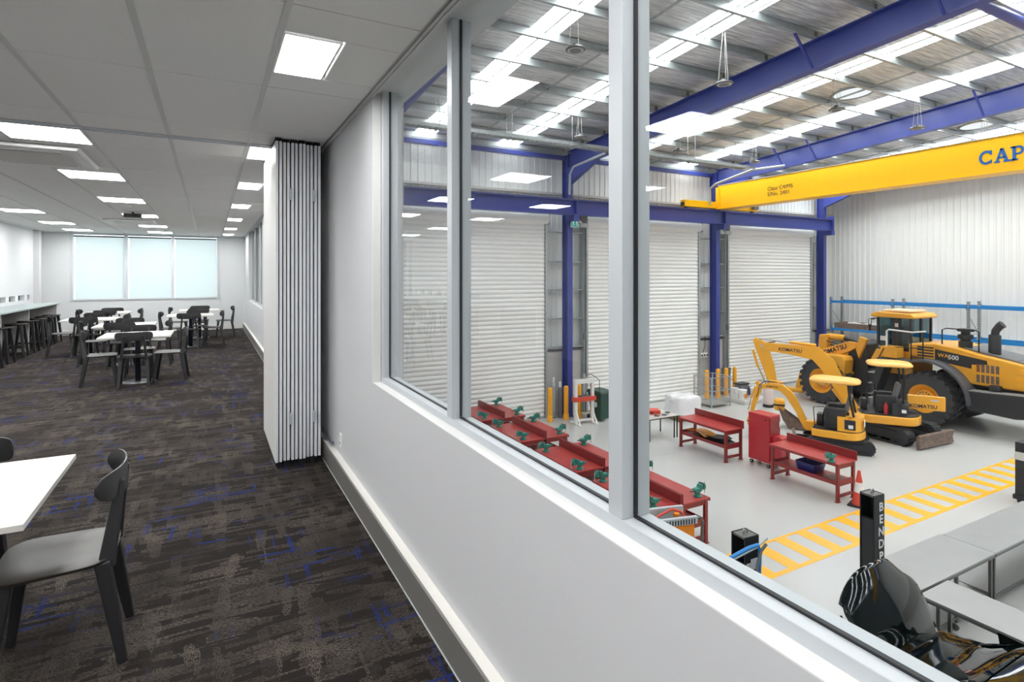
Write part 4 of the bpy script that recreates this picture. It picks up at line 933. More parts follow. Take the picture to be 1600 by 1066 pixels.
B(-.09, -.02, -.106, -.10, 1.84, 1.94).build('label_plate', 'off_white', p2)
t = thing('air_line', (5.48, 4.3, FZ), 'bright blue air line on an arm across the shorter-looking lift post', 'air hose')
MB().tube([(-.45, 0, 2.13), (-.15, 0, 2.17), (.0, 0, 2.17), (.04, 0, 2.10), (.02, .01, 1.5)], .022, 8).build('blue_hose', 'blue_rack', t, smooth=True)
MB().tube([(-.40, .0, 2.10), (.0, .0, 2.15), (.16, .0, 2.21)], .014, 8).build('support_arm', 'galv', t, smooth=True); MB().tube([(-.02, -.02, 1.5), (-.03, -.02, 1.95), (.03, -.02, 2.1), (.12, -.02, 2.16)], .018, 8).build('grey_hose', 'grey_pl', t, smooth=True)
# ---- stainless work tables
def steel_table(x0, x1, y0, y1, label):
    t = thing('steel_table', (x0, y0, FZ), label, 'table', 'stainless steel wheeled tables'); w, d = x1-x0, y1-y0
    B(0, w, 0, d, .872, .90).build('tabletop', 'steel', t, bevel=.003)
    for a in ((0, w, 0, .02), (0, w, d-.02, d), (0, .02, 0, d), (w-.02, w, 0, d)): B(*a, .835, .872).build('apron', 'dark_steel', t)
    B(.05, w-.05, .05, d-.05, .20, .215).build('undershelf', 'steel', t)
    for y in (.05, d-.07): B(.04, w-.04, y-.015, y+.02, .175, .20).build('shelf_rail', 'dark_steel', t)
    for x in (.03, w/2, w-.07):
        for y in (.03, d-.07):
            l = B(x, x+.04, y, y+.04, .12, .835).build('leg', 'dark_steel', t)
            if x != w/2 or 1:
                c = MB().cyl((y+.03, .05), .05, x+.005, x+.035, 'x', 14).build('castor', 'grey_pl', t); B(x, x+.04, y, y+.04, .09, .12).build('bracket', 'chrome', c)
steel_table(8.55, 10.79, 4.14, 4.90, 'stainless steel table nearest the tall lift post')
steel_table(10.80, 13.75, 4.14, 4.86, 'longer stainless steel table butted end-on, reaching the right edge')
steel_table(8.48, 9.24, 1.6, 4.10, 'stainless steel table at right angles, beside the dark car')
# ---- welding machine cart
t = thing('welding_machine', (16.55, 5.58, FZ), 'black wheeled machine with a pale control panel at the right edge', 'welding machine', rot=0)
B(-.30, .40, -.30, .30, .14, 1.20).build('cabinet', 'black_m', t, bevel=.012); B(-.31, .41, -.31, .31, 1.02, 1.20).build('control_panel', 'off_white', t, bevel=.006)
B(-.30, .40, -.30, .30, 1.20, 1.42).build('top_rack', 'gasket', t, bevel=.01); B(-.18, .12, -.306, -.301, .58, .90).build('instruction_label', 'text_w', t); B(-.33, .43, -.33, .33, .12, .22).build('base_frame', 'black_m', t)
for x in (-.2, .3): MB().cyl((-.22, .07), .07, x-.03, x+.03, 'x', 14).build('castor', 'tyre', t); MB().cyl((.22, .07), .07, x-.03, x+.03, 'x', 14).build('castor', 'tyre', t)
MB().cyl((-.12, 1.10), .02, -.325, -.31, 'y', 12).build('knob', 'gasket', t)

# =================================================================== MACHINES
LEFT_X, LEFT_Y = (0, -1, 0), (0, 0, 1)       # lettering on a machine's left flank reads towards its tail
def wheel(parent, x0, x1, y, R_, side, name='wheel', lugs=22):
    # tyre from x0 (outer) to x1 (inner), lugged tread, dished rim
    w = x1-x0; s = 1
    t = MB().lathe([(R_*.52, 0), (R_*.60, -.02*s), (R_*.80, -.03), (R_*.93, .03), (R_*.955, .12*w/.7), (R_*.955, w-.12*w/.7), (R_*.93, w-.03), (R_*.8, w+.03), (R_*.52, w)], c=(x0, y, R_), n=44, axis='x', cap=False).build('tyre', 'tyre', parent, smooth=True)
    m = MB()
    for k in range(lugs):
        for h in (0, 1):
            a = 2*pi*(k+.5*h)/lugs; ca, sa = cos(a), sin(a)
            xa, xb = (x0+.0, x0+w*.52) if h == 0 else (x0+w*.48, x1-.0)
            da = 2*pi/lugs*.27; vs = []
            for xx, off in ((xa, 0 if h == 0 else .10), (xb, .10 if h == 0 else 0)):
                for r in (R_*.93, R_*1.0):
                    for d in (-da, da): vs.append((xx, y+r*cos(a+d+off), R_+r*sin(a+d+off)))
            m.add(vs, [(0,1,3,2),(4,6,7,5),(0,4,5,1),(2,3,7,6),(0,2,6,4),(1,5,7,3)])
        a = 2*pi*k/lugs; da = 2*pi/lugs*.25      # shoulder blocks seen from the side
        for xx in (x0-.025,):
            vs = [(xx+dx, y+r*cos(a+d), R_+r*sin(a+d)) for dx in (0, .08) for r in (R_*.86, R_*.995) for d in (-da, da)]
            m.add(vs, [(0,1,3,2),(4,6,7,5),(0,4,5,1),(2,3,7,6),(0,2,6,4),(1,5,7,3)])
    m.build('tread_lugs', 'tyre', t)
    r = MB().lathe([(R_*.54, .01), (R_*.52, -.01), (R_*.49, .02), (R_*.44, .16), (R_*.34, .22), (R_*.30, .10), (R_*.17, .08), (R_*.15, .02), (.02, .01)], c=(x0, y, R_), n=36, axis='x', cap=False).build('rim', 'mach_y', parent, smooth=True)
    m = MB()
    for k in range(14):
        a = 2*pi*k/14; m.cyl((y+R_*.24*cos(a), R_+R_*.24*sin(a)), .022, x0+.05, x0+.10, 'x', 6)
    m.build('wheel_nuts', 'dark_steel', r)
def plate(pts, x0, x1): return MB().prism(pts, 'x', x0, x1)

LO = thing('wheel_loader', (23.4, 12.2, FZ), 'large yellow wheel loader with big black tyres parked by the right wall', 'loader')
for y in (-1.75, 2.0):
    wheel(LO, -1.50, -.80, y, .93, -1); 
    wheel(LO, .80, 1.50, y, .93, 1)
    MB().cyl((y, .93), .20, -.8, .8, 'x', 14).build('axle', 'black_m', LO)
# rear body / engine hood
hood = [(-1.00, 2.30), (-.98, 2.74), (-1.83, 2.84), (-2.55, 2.74), (-3.14, 2.60), (-3.9, 2.47), (-4.78, 2.30), (-4.85, 1.56), (-2.75, 1.58), (-2.55, 1.95), (-1.9, 2.20), (-1.3, 2.28)]
plate(hood, -.93, .93).build('engine_hood', 'mach_y', LO, bevel=.06, seg=3)
plate([(-3.05, 2.60), (-3.9, 2.44), (-4.76, 2.27), (-4.74, 2.33), (-3.9, 2.52), (-2.6, 2.77)], -.72, .72).build('hood_top_grille', 'grey_pl', LO)
for k in range(5): B(-.66, .66, -3.15-.3*k, -2.98-.3*k, 2.615-.052*k, 2.65-.052*k).build('grille_panel', 'black_m', LO, bevel=.01)
B(-.85, .85, -4.93, -4.80, 1.45, 2.36).build('rear_grille', 'black_m', LO, bevel=.02)
for k in range(7): B(-.84, .84, -4.95, -4.925, 1.55+.11*k, 1.59+.11*k).build('grille_bar', 'gasket', LO)
plate([(-2.95, .78), (-2.95, 1.40), (-4.95, 1.50), (-5.05, 1.20), (-5.0, .85), (-4.2, .72)], -1.33, 1.33).build('counterweight', 'black_m', LO, bevel=.05)
plate([(-3.0, 1.405), (-4.9, 1.505), (-4.9, 1.53), (-3.0, 1.43)], -1.33, -.93).build('rear_deck', 'galv', LO); B(-1.1, -.8, -3.75, -3.45, 1.48, 1.66).build('battery_box', 'black_m', LO, bevel=.03)
B(-.5, .5, -3.0, .9, .55, 1.55).build('rear_frame', 'black_m', LO, bevel=.03)
# side decal, vents, tail lamp
plate([(-1.84, 2.64), (-1.84, 2.24), (-2.92, 2.10), (-2.92, 2.24), (-3.36, 2.29), (-3.34, 2.42)], -.936, -.930).build('decal', 'black_m', LO)
text('lettering', 'WA', .19, (-.95, -1.93, 2.38), (0, -1, -.06), LEFT_Y, 'mach_y', LO, .002)
text('lettering', '500', .21, (-.95, -2.24, 2.34), (0, -1, -.06), LEFT_Y, 'text_w', LO, .003)
for z0 in (2.02, 1.68):
    for k in range(5): B(-.938, -.925, -3.15-.13*k, -3.06-.13*k, z0-.0*k, z0+.26).build('vent', mat('vent_brown', (128, 78, 44), .6) if k == 0 and z0 > 2 else 'rust', LO)
for z in (2.66, 2.56, 2.46, 2.36): B(-.94, -.92, -1.80, -1.28, z-.025, z+.025).build('side_louvre', 'text_k', LO)
B(-.945, -.925, -4.30, -4.12, 1.70, 1.84).build('warning_label', 'floor_y', LO); B(-.945, -.925, -4.30, -4.12, 1.86, 2.02).build('warning_label', 'floor_y', LO); B(-1.0, -.93, -4.40, -4.22, 2.12, 2.26).build('work_lamp', 'mach_y', LO, bevel=.02)
# arched rear fenders and deck
for s in (-1, 1):
    n = 14; m = MB(); o = []; i_ = []
    for k in range(n+1):
        a = radians(112-112*k/n); o.append((-1.75-1.33*cos(a), .95+1.33*sin(a))); i_.append((-1.75-1.26*cos(a), .95+1.26*sin(a)))
    pts = [(-.25, 2.20), (-.25, 2.14)] + i_[1:][:0] + [(-1.2, 2.13)] + i_ + [(-3.02, .95)] + o[::-1]
    ring = [(-.2, 2.17)] + o; rin = [(-.2, 2.11)] + i_
    x0, x1 = (-1.52, -.82) if s < 0 else (.82, 1.52); k = len(ring)
    vs = [(x, p[0], p[1]) for x in (x0, x1) for p in ring] + [(x, p[0], p[1]) for x in (x0, x1) for p in rin]
    fs = [(j, j+1, k+j+1, k+j) for j in range(k-1)] + [(2*k+j, 3*k+j, 3*k+j+1, 2*k+j+1) for j in range(k-1)] + [(j, 2*k+j, 2*k+j+1, j+1) for j in range(k-1)] + [(k+j, k+j+1, 3*k+j+1, 3*k+j) for j in range(k-1)] + [(0, k, 3*k, 2*k), (k-1, 3*k-1, 4*k-1, 2*k-1)]
    m.add(vs, fs); m.build('fender', 'fender', LO, smooth=True)
    plate([(-.9, 2.10), (-.2, 2.10), (.1, .9), (-.1, .9), (-.45, 1.9)], x0+.1, x1-.05).build('step_frame', 'black_m', LO)
    for z in (.75, 1.15, 1.55): B(x0+.1, x1-.1, -.05, .18, z, z+.03).build('step', 'galv', LO)
# cab
B(-.80, .65, -1.05, .22, 1.55, 2.05).build('cab_base', 'mach_y', LO, bevel=.03)
plate([(-1.05, 2.05), (-1.05, 2.42), (.20, 2.42), (.42, 1.98), (.2, 1.9)], -.82, .66).build('cab_skirt', 'mach_y', LO, bevel=.03)
B(-.86, -.82, -.28, -.06, 2.14, 2.26).build('side_emblem', 'black_m', LO, bevel=.05)
B(-.80, .62, -1.03, .18, 2.42, 2.60).build('cab_lower', 'black_m', LO); text('lettering', 'KOMATSU', .12, (-.806, .12, 2.47), LEFT_X, LEFT_Y, 'off_white', LO, .002)
for x, y in ((-.78, .15), (-.78, -.40), (-.78, -.62), (-.78, -1.0), (.60, .15), (.60, -1.0), (-.1, -1.0)):
    B(x-.035, x+.035, y-.035, y+.035, 2.60, 3.64).build('cab_pillar', 'black_m', LO)
for a in ((-.77, -.765, -.36, .12), (-.77, -.765, -.97, -.66), (.60, .605, -.97, .12)): B(*a, 2.62, 3.62).build('window', 'cabglass', LO)
for a in ((-.74, -.14), (-.06, .57)): B(*a, -1.0, -.995, 2.62, 3.62).build('window', 'cabglass', LO)
B(-.74, .57, .15, .155, 2.62, 3.62).build('window', 'cabglass', LO)
B(-.79, -.77, -.62, -.40, 2.62, 3.62).build('door_panel', 'black_m', LO); B(-.80, -.79, -.14, .06, 2.75, 2.92).build('notice', 'text_w', LO); B(-.80, -.79, -.60, -.46, 3.30, 3.44).build('notice', 'off_white', LO)
m = MB(); m.prism([(-1.14, 3.64), (-1.18, 3.70), (-1.05, 3.82), (.15, 3.85), (.38, 3.74), (.34, 3.64)], 'x', -.92, .74); m.build('cab_roof', 'mach_y', LO, bevel=.05, seg=3)
B(-.70, .52, -.9, .05, 3.85, 3.93).build('roof_unit', mat('pale_yellow', (236, 214, 180), .5), LO, bevel=.03)  # roof unit in a whiter yellow than the cab
MB().prism([(-.32, 2.62), (-.32, 2.80), (.1, 2.85), (.1, 2.62)], 'y', -.45, .0).build('seat_cushion', 'gasket', LO, bevel=.02); B(-.32, .1, -.55, -.42, 2.75, 3.35).build('seat_back', 'gasket', LO, bevel=.04)
MB().lathe([(.19, 0), (.19, .025), (.16, .025), (.16, 0)], c=(-.1, .0, 3.0), n=18, cap=False).build('steering_wheel', 'gasket', LO)
for y in (.30, .40): MB().tube([(-.80, .1, 3.60), (-.95, y, 3.55), (-.98, y, 3.25)], .014, 6).build('mirror_arm', 'gasket', LO)
B(-1.05, -.92, .33, .37, 3.10, 3.35).build('mirror', 'black_m', LO, bevel=.02)
for x in (-.7, .5): MB().cyl((x, 3.56), .06, .34, .44, 'y', 12).build('work_lamp', 'galv', LO)
# platform hand rails
MB().tube([(-1.42, -.50, 2.25), (-1.42, -.50, 3.18), (-1.42, -.58, 3.24), (-1.42, -1.35, 3.20), (-1.25, -1.72, 3.26)], .030, 8).build('white_handrail', 'text_w', LO, smooth=True)
for y in (-1.30, -1.68): MB().tube([(-1.38, y, 2.2), (-1.38, y, 3.2)], .02, 6).build('rail_post', 'gasket', LO)
MB().tube([(-1.40, -.75, 2.62), (-1.38, -1.68, 2.66)], .016, 6).build('rail', 'gasket', LO); B(-1.45, -.95, -.85, -.28, 2.2, 2.62).build('tool_box', 'mach_y', LO, bevel=.03)
MB().tube([(-1.5, -.1, 1.85), (-1.5, -.45, 2.55)], .018, 6).build('grab_bar', 'gasket', LO)
MB().tube([(-.75, -1.98, 2.75), (-.75, -1.98, 3.32), (-.75, -2.10, 3.38), (-.75, -2.95, 3.38), (-.75, -3.05, 3.32), (-.75, -3.05, 2.65)], .022, 6).build('hood_rail', 'gasket', LO, smooth=True)
MB().lathe([(.20, 2.70), (.20, 2.95), (.15, 2.97), (.15, 3.02), (.22, 3.05), (.22, 3.18), (.13, 3.2), (.13, 3.28), (.24, 3.30), (.24, 3.38), (.1, 3.40)], c=(-.45, -2.55, 0), n=20).build('air_cleaner', 'black_m', LO, smooth=True)
MB().lathe([(.17, 2.60), (.17, 3.22), (.15, 3.25)], c=(-.40, -3.35, 0), n=18).build('muffler', 'black_m', LO, smooth=True)
MB().tube([(-.40, -3.35, 3.22), (-.40, -3.37, 3.38), (-.40, -3.48, 3.55), (-.40, -3.56, 3.62)], [.11, .115, .12, .13], 12).build('exhaust_tip', 'black_m', LO, smooth=True)
# front frame, lift arms, bellcrank
plate([(.70, .55), (.66, 2.50), (1.02, 2.62), (1.42, 2.36), (1.50, 1.50), (2.5, 1.15), (2.6, .70)], -.55, .55).build('front_frame', 'black_m', LO, bevel=.04)
plate([(.95, 1.9), (.62, 2.72), (.92, 2.80), (1.08, 2.3)], -.68, -.52).build('hose_guard', 'mach_y', LO, bevel=.03)
B(-.88, -.84, 1.26, 1.36, 1.22, 1.38).build('marker_lamp', 'orange', LO)
for s in (-1, 1):
    x0, x1 = (-.72, -.56) if s < 0 else (.56, .72)
    plate([(1.02, 2.34), (1.05, 2.54), (1.35, 2.56), (2.45, 2.12), (3.05, 1.60), (3.62, .52), (3.50, .22), (3.30, .30), (2.95, 1.12), (2.35, 1.66), (1.3, 2.16)], x0, x1).build('lift_arm', 'mach_y', LO, bevel=.02)
    plate([(1.10, 1.86), (1.18, 2.0), (1.45, 2.02), (2.35, 1.98), (2.42, 1.72), (2.05, 1.70), (1.78, 1.30), (1.55, 1.12), (1.18, 1.15)], x0-.62 if s < 0 else x1-.02, x0+.0 if s < 0 else x1+.60).build('front_fender', 'mach_y', LO, bevel=.05, seg=3)
    MB().tube([(s*.62, 1.2, 1.3), (s*.62, 2.7, 1.3)], .07, 10).build('lift_cylinder', 'mach_y', LO)
text('lettering', 'KOMATSU', .26, (-.728, 2.50, 1.84), (0, -1, .40), (0, .40, 1), 'text_k', LO, .005)
plate([(2.52, 2.72), (2.92, 2.68), (2.98, 1.95), (2.86, 1.55), (2.62, 1.62), (2.56, 2.1)], -.20, .20).build('bellcrank', 'mach_y', LO, bevel=.05)
MB().tube([(0, 2.60, 2.62), (0, 1.9, 2.60)], .13, 12).build('tilt_cylinder_barrel', 'mach_y', LO, smooth=True); MB().tube([(0, 1.9, 2.60), (0, 1.35, 2.45)], .10, 12).build('tilt_cylinder_end', 'black_m', LO, smooth=True)
MB().tube([(-.3, 2.5, 2.45), (-.32, 2.0, 2.35), (-.3, 1.4, 2.40)], .025, 6).build('hydraulic_hose', 'gasket', LO, smooth=True); MB().tube([(-.2, 2.4, 2.3), (-.25, 1.9, 2.2), (-.3, 1.3, 2.3)], .025, 6).build('hydraulic_hose', 'gasket', LO, smooth=True)
plate([(3.35, .12), (3.35, 1.05), (3.5, 1.05), (3.72, .30), (3.70, .10)], -.65, .65).build('coupler', 'mach_y', LO, bevel=.03)
MB().tube([(-1.15, 3.0, .30), (-1.15, 3.55, .26), (-1.15, 3.70, .30)], .10, 10).build('hitch_hook', 'mach_y', LO, smooth=True)

def track(parent, x, w, L, H, name='track'):
    # rubber track: stadium loop with cleats, road wheels, sprocket
    r = H/2; n = 12; loop = []
    for k in range(n+1): a = -pi/2+pi*k/n; loop.append((L/2-r+r*cos(a), r+r*sin(a)))
    for k in range(n+1): a = pi/2+pi*k/n; loop.append((-L/2+r+r*cos(a), r+r*sin(a)))
    k = len(loop); inner = [(p[0]*(1-.10/L*2), r+(p[1]-r)*(1-.07/r)) for p in loop]
    vs = [(xx, p[0], p[1]) for xx in (x-w/2, x+w/2) for p in loop] + [(xx, p[0], p[1]) for xx in (x-w/2, x+w/2) for p in inner]; fs = []
    for j in range(k):
        q = (j+1) % k; fs += [(j, q, k+q, k+j), (2*k+j, 3*k+j, 3*k+q, 2*k+q), (j, 2*k+j, 2*k+q, q), (k+j, k+q, 3*k+q, 3*k+j)]
    t = MB().add(vs, fs).build(name, 'rubber', parent)
    per = 2*(L-H)+pi*H; nc = int(per/.085); m = MB()
    for i in range(nc):
        d = per*i/nc
        if d < L-H: p = (-(L/2-r)+d, 0); nn = (0, -1)
        elif d < L-H+pi*r: a = -pi/2+(d-(L-H))/r; p = (L/2-r+r*cos(a), r+r*sin(a)); nn = (cos(a), sin(a))
        elif d < 2*(L-H)+pi*r: p = ((L/2-r)-(d-(L-H)-pi*r), H); nn = (0, 1)
        else: a = pi/2+(d-2*(L-H)-pi*r)/r; p = (-L/2+r+r*cos(a), r+r*sin(a)); nn = (cos(a), sin(a))
        tt = (-nn[1], nn[0]); hh = .018
        if nn[1] < -.99: hh = .0
        vs = [(xx, p[0]+tt[0]*e*.022+nn[0]*f, p[1]+tt[1]*e*.022+nn[1]*f) for xx in (x-w/2-.004, x+w/2+.004) for e in (-1, 1) for f in (-.03, hh)]
        m.add(vs, [(0,1,3,2),(4,6,7,5),(0,4,5,1),(2,3,7,6),(0,2,6,4),(1,5,7,3)])
    m.build('track_cleats', 'rubber', t)
    B(x-w*.38, x+w*.38, -L/2+r, L/2-r, H*.25, H*.80).build('track_frame', 'black_m', parent, bevel=.02)
    for yy in (-L/2+r*1.02, L/2-r*1.02): MB().cyl((yy, r), r*.72, x-w*.42, x+w*.42, 'x', 18).build('idler_wheel', 'black_m', parent)
    for q in range(4): MB().cyl((-L/2+r+(L-2*r)*(q+.5)/4, .10), .065, x-w*.42, x+w*.42, 'x', 12).build('road_wheel', 'black_m', parent)
def boomplate(parent, name, pts, widths, th, material='mach_y', x=0):
    # tapering box section following pts in the (y,z) plane
    m = MB(); n = len(pts); up = []; dn = []
    for i, p in enumerate(pts):
        a = Vector(pts[max(i-1, 0)]); b = Vector(pts[min(i+1, n-1)]); d = (b-a).normalized(); nn = Vector((-d.y, d.x)); w = widths[i]/2
        up.append((p[0]+nn.x*w, p[1]+nn.y*w)); dn.append((p[0]-nn.x*w, p[1]-nn.y*w))
    k = n; V = [(x-th/2, *q) for q in up]+[(x-th/2, *q) for q in dn]+[(x+th/2, *q) for q in up]+[(x+th/2, *q) for q in dn]; F = []
    for i in range(n-1): F += [(i, i+1, k+i+1, k+i), (2*k+i, 3*k+i, 3*k+i+1, 2*k+i+1), (i, 2*k+i, 2*k+i+1, i+1), (k+i, k+i+1, 3*k+i+1, 3*k+i)]
    F += [(0, k, 3*k, 2*k), (n-1, 2*k+n-1, 3*k+n-1, k+n-1)]
    m.add(V, F); return m.build(name, material, parent, bevel=.012)
def excavator(c0, head, tc, thead, label, P):
    rot = math.atan2(-head[0], head[1]); trot = math.atan2(-thead[0], thead[1])
    t = thing('mini_excavator', (c0[0], c0[1], FZ), label, 'excavator', rot=rot)
    U = bpy.data.objects.new('undercarriage', None); 
    H = P['trackH']; L = P['trackL']; g = P['gauge']; w = P['trackW']
    # undercarriage carrier (its parts turn with the tracks, not with the house)
    dl = Matrix.Rotation(-rot, 4, 'Z') @ Vector((tc[0]-c0[0], tc[1]-c0[1], 0))
    U = B(-g/2, g/2, -.25, .25, H*.35, H*.85).build('undercarriage', 'black_m', t, bevel=.02); U.location = dl; U.rotation_euler = (0, 0, trot-rot)
    for x in (-g/2, g/2): track(U, x, w, L, H)
    by = -L/2-.28 if P['blade_rear'] else L/2+.28; s = -1 if P['blade_rear'] else 1; bw = g/2+w/2
    m = MB(); m.prism([(by-.05*s, .03), (by+.06*s, .05), (by+.02*s, P['bladeH']*.5), (by+.07*s, P['bladeH']), (by-.02*s, P['bladeH']+.02), (by-.06*s, P['bladeH']*.5)], 'x', -bw, bw); m.build('dozer_blade', 'rust', U)
    for x in (-g/2+w/2+.08, g/2-w/2-.08): MB().beam((x, by, .16), (x*.8, 0, H*.5), .09, .10).build('blade_arm', 'black_m', U)
    MB().cyl((0, 0), P['hw']*.62, H*.85, P['skz'], n=24).build('slew_ring', 'black_m', t)
    hw = P['hw']; f, r = P['front'], P['rear']; z0 = P['skz']; z1 = z0+P['skh']
    # house skirt with rounded tail
    o = [(hw*.92, f), (-hw*.92, f), (-hw, f-.2)] + [(-hw*cos(a), r+.45-.45*sin(a)) for a in [pi/2*k/6 for k in range(7)]] + [(hw*cos(a), r+.45-.45*sin(a)) for a in [pi/2*k/6 for k in range(6, -1, -1)]] + [(hw, f-.2)]
    MB().prism(o, 'z', z0, z1).build('house_skirt', 'mach_y', t, bevel=.04, seg=3)
    q = [(x*.93, y if y > r+.5 else y+.03) for x, y in o]
    MB().prism([(x*.93, y-.03 if y > 0 else y+.03) for x, y in o], 'z', z1, z1+.03).build('floor_plate', 'black_m', t)
    ef = P['engf']; re = P.get('er', r); e = [(-hw*.96, ef), (-hw*.96, re+.35)] + [(-hw*.96*cos(a), re+.40-.37*sin(a)) for a in [pi/2*k/5 for k in range(6)]] + [(hw*.96*cos(a), re+.40-.37*sin(a)) for a in [pi/2*k/5 for k in range(5, -1, -1)]] + [(hw*.96, ef)]
    eh = P['eng']
    MB().prism(e, 'z', z1+.03, eh).build('engine_cover', 'mach_y' if not P['dark_engine'] else 'black_m', t, bevel=.05, seg=3)
    B(-hw*.965, -hw*.94, -.52, -.24, z1+.10, eh-.06).build('decal_panel', 'black_m', t, bevel=.004); B(-hw*.975, -hw*.96, -.46, -.34, z1+.14, z1+.24).build('decal_number', 'text_w', t); B(-hw*.975, -hw*.96, -.50, -.28, eh-.16, eh-.11).build('decal_stripe', 'text_k', t)
    if P['label']: B(-hw*.55, -hw*.2, r-.0+.005, r+.03, z1+.18, z1+.36).build('notice', 'text_w', t)
    text('lettering', 'KOMATSU', .10, (-hw*.9*.7, r+.012, z1+.06) if not P['dark_engine'] else (-hw*.5, r+.0-.004, z0+.10), (1, 0, 0), (0, 0, 1), 'text_k', t, .002)
    # operator station
    zf = z1+.03
    B(-.24, .24, -.34, .14, zf, eh+.0).build('seat_box', 'black_m', t, bevel=.02); B(-.24, .24, -.26, .18, eh, eh+.10).build('seat_cushion', 'grey_pl', t, bevel=.04, seg=3)
    m = MB(); m.prism([(-.30, eh+.05), (-.42, eh+.55), (-.36, eh+.60), (-.30, eh+.56), (-.20, eh+.12)], 'x', -.21, .21); m.build('seat_back', 'grey_pl', t, bevel=.045, seg=3)
    for s2 in (-1, 1):
        B(s2*.38-.09, s2*.38+.09, -.25, .28, zf, eh+.22).build('armrest_console', 'black_m', t, bevel=.04); MB().tube([(s2*.38, .22, eh+.2), (s2*.36, .26, eh+.42)], [.012, .02], 8).build('joystick', 'gasket', t)
        MB().tube([(s2*.10, f-.22, zf), (s2*.10, f-.30, zf+.5)], [.012, .016], 8).build('travel_lever', 'gasket', t)
    B(-.16, .16, f-.28, f-.10, zf, zf+.35).build('front_console', 'black_m', t, bevel=.03)
    m = MB()
    for xx in (-.52*hw/.5*.9,):
        m.tube([(xx, f-.10, zf), (xx, f-.06, zf+.62), (xx, f-.34, zf+.66), (xx, f-.42, zf+.5), (xx, f-.45, zf)], .014, 6)
    m.build('grab_rail', 'gasket', t)
    if P['exting']:
        c = MB().lathe([(.055, 0), (.055, .28), (.02, .33), (.02, .37)], c=(-hw*.78, .05, zf), n=14).build('fire_extinguisher', 'red_t', t, smooth=True)
    # canopy
    cf, cr, cw, cz = P['can']; cy = (cf+cr)/2
    o2 = rr(cw, cf-cr, .30, 6); n = len(o2)
    lv = [(.90, 0), (1.0, .03), (1.0, .06), (.93, .11), (.70, .135), (.3, .145)]
    vs = [(x*s3, y*s3+cy, cz+dz) for s3, dz in lv for x, y in o2]; fs = [(j*n+k, j*n+(k+1) % n, (j+1)*n+(k+1) % n, (j+1)*n+k) for j in range(len(lv)-1) for k in range(n)] + [tuple(range(n))[::-1], tuple(range((len(lv)-1)*n, len(lv)*n))]
    MB().add(vs, fs).build('canopy', 'canopy_y', t, smooth=True)
    for s2 in (-1, 1):
        MB().tube([(s2*cw*.36, re+.24, eh-.2), (s2*cw*.40, cr+.26, cz*.8), (s2*cw*.38, cr+.30, cz+.02)], .034, 8).build('canopy_post', 'gasket', t, smooth=True)
        if P['front_posts']: MB().tube([(s2*cw*.40, f-.08, zf), (s2*cw*.40, cf-.12, cz+.02)], .026, 8).build('canopy_post', 'gasket', t)
    # boom, arm, rams, hitch and bucket
    bx = P['bx']; bp = P['boom']; th = P['th']
    B(bx-.11, bx+.11, f-.10, bp[0][0]+.06, z0+.02, z0+.32).build('swing_bracket', 'mach_y', t, bevel=.03)
    bo = boomplate(t, 'boom', bp, P['bw'], th, x=bx)
    ar = boomplate(t, 'arm', P['arm'], P['aw'], th*.9, x=bx)
    for s2 in (-1, 1): MB().cyl((bp[-1][0], bp[-1][1]), .045, bx+s2*th/2, bx+s2*(th/2+.03), 'x', 12).build('pivot_pin', 'chrome', t)
    for (a, b, c_, rr_) in P['rams']:
        MB().tube([(bx, *a), (bx, *b)], rr_, 10).build('ram_barrel', 'mach_y', t, smooth=True); MB().tube([(bx, *b), (bx, *c_)], rr_*.55, 8).build('ram_rod', 'chrome', t, smooth=True)
    for dx in (-.05, .05):
        h = P['hose']; MB().tube([(bx+dx, *q_) for q_ in h], .014, 6).build('hydraulic_hose', 'gasket', t, smooth=True)
    k = P['bucket']; bwid = P['bkw']
    hs = P['bkw']/.27; B(bx-.17*hs, bx+.17*hs, k[0][0]-.18*hs, k[0][0]+.16*hs, k[0][1]-.16*hs, k[0][1]+.24*hs).build('quick_hitch', 'mach_y', t, bevel=.07*hs, seg=3)
    B(bx-.18*hs, bx+.18*hs, k[0][0]-.19*hs, k[0][0]+.17*hs, k[0][1]+.02, k[0][1]+.07*hs).build('hitch_band', 'gasket', t)
    pr_ = [(p[0], p[1]) for p in k[1:]]
    m = MB()
    for i in range(len(pr_)-1):
        a, b = pr_[i], pr_[i+1]; m.add([(bx-bwid, *a), (bx+bwid, *a), (bx+bwid, *b), (bx-bwid, *b)], [(0, 1, 2, 3)])
    bu = m.build('bucket', 'rust', t, solid=.02)
    for s2 in (-1, 1): MB().prism(pr_, 'x', bx+s2*bwid-.012, bx+s2*bwid+.012).build('bucket_cheek', 'rust', bu)
    for j in range(5):
        xx = bx-bwid+.04+j*(2*bwid-.08)/4; MB().beam((xx, *pr_[-1]), (xx, pr_[-1][0]-.10, pr_[-1][1]-.015), .05, .03, .03, .012).build('bucket_tooth', 'rust', bu)
    tp = P['txt']; text('lettering', 'KOMATSU', tp[2], (bx-th/2-.003, tp[0], tp[1]), tp[3], tp[4], 'text_k', t, .003 if tp[2] > .1 else .001)
    return t
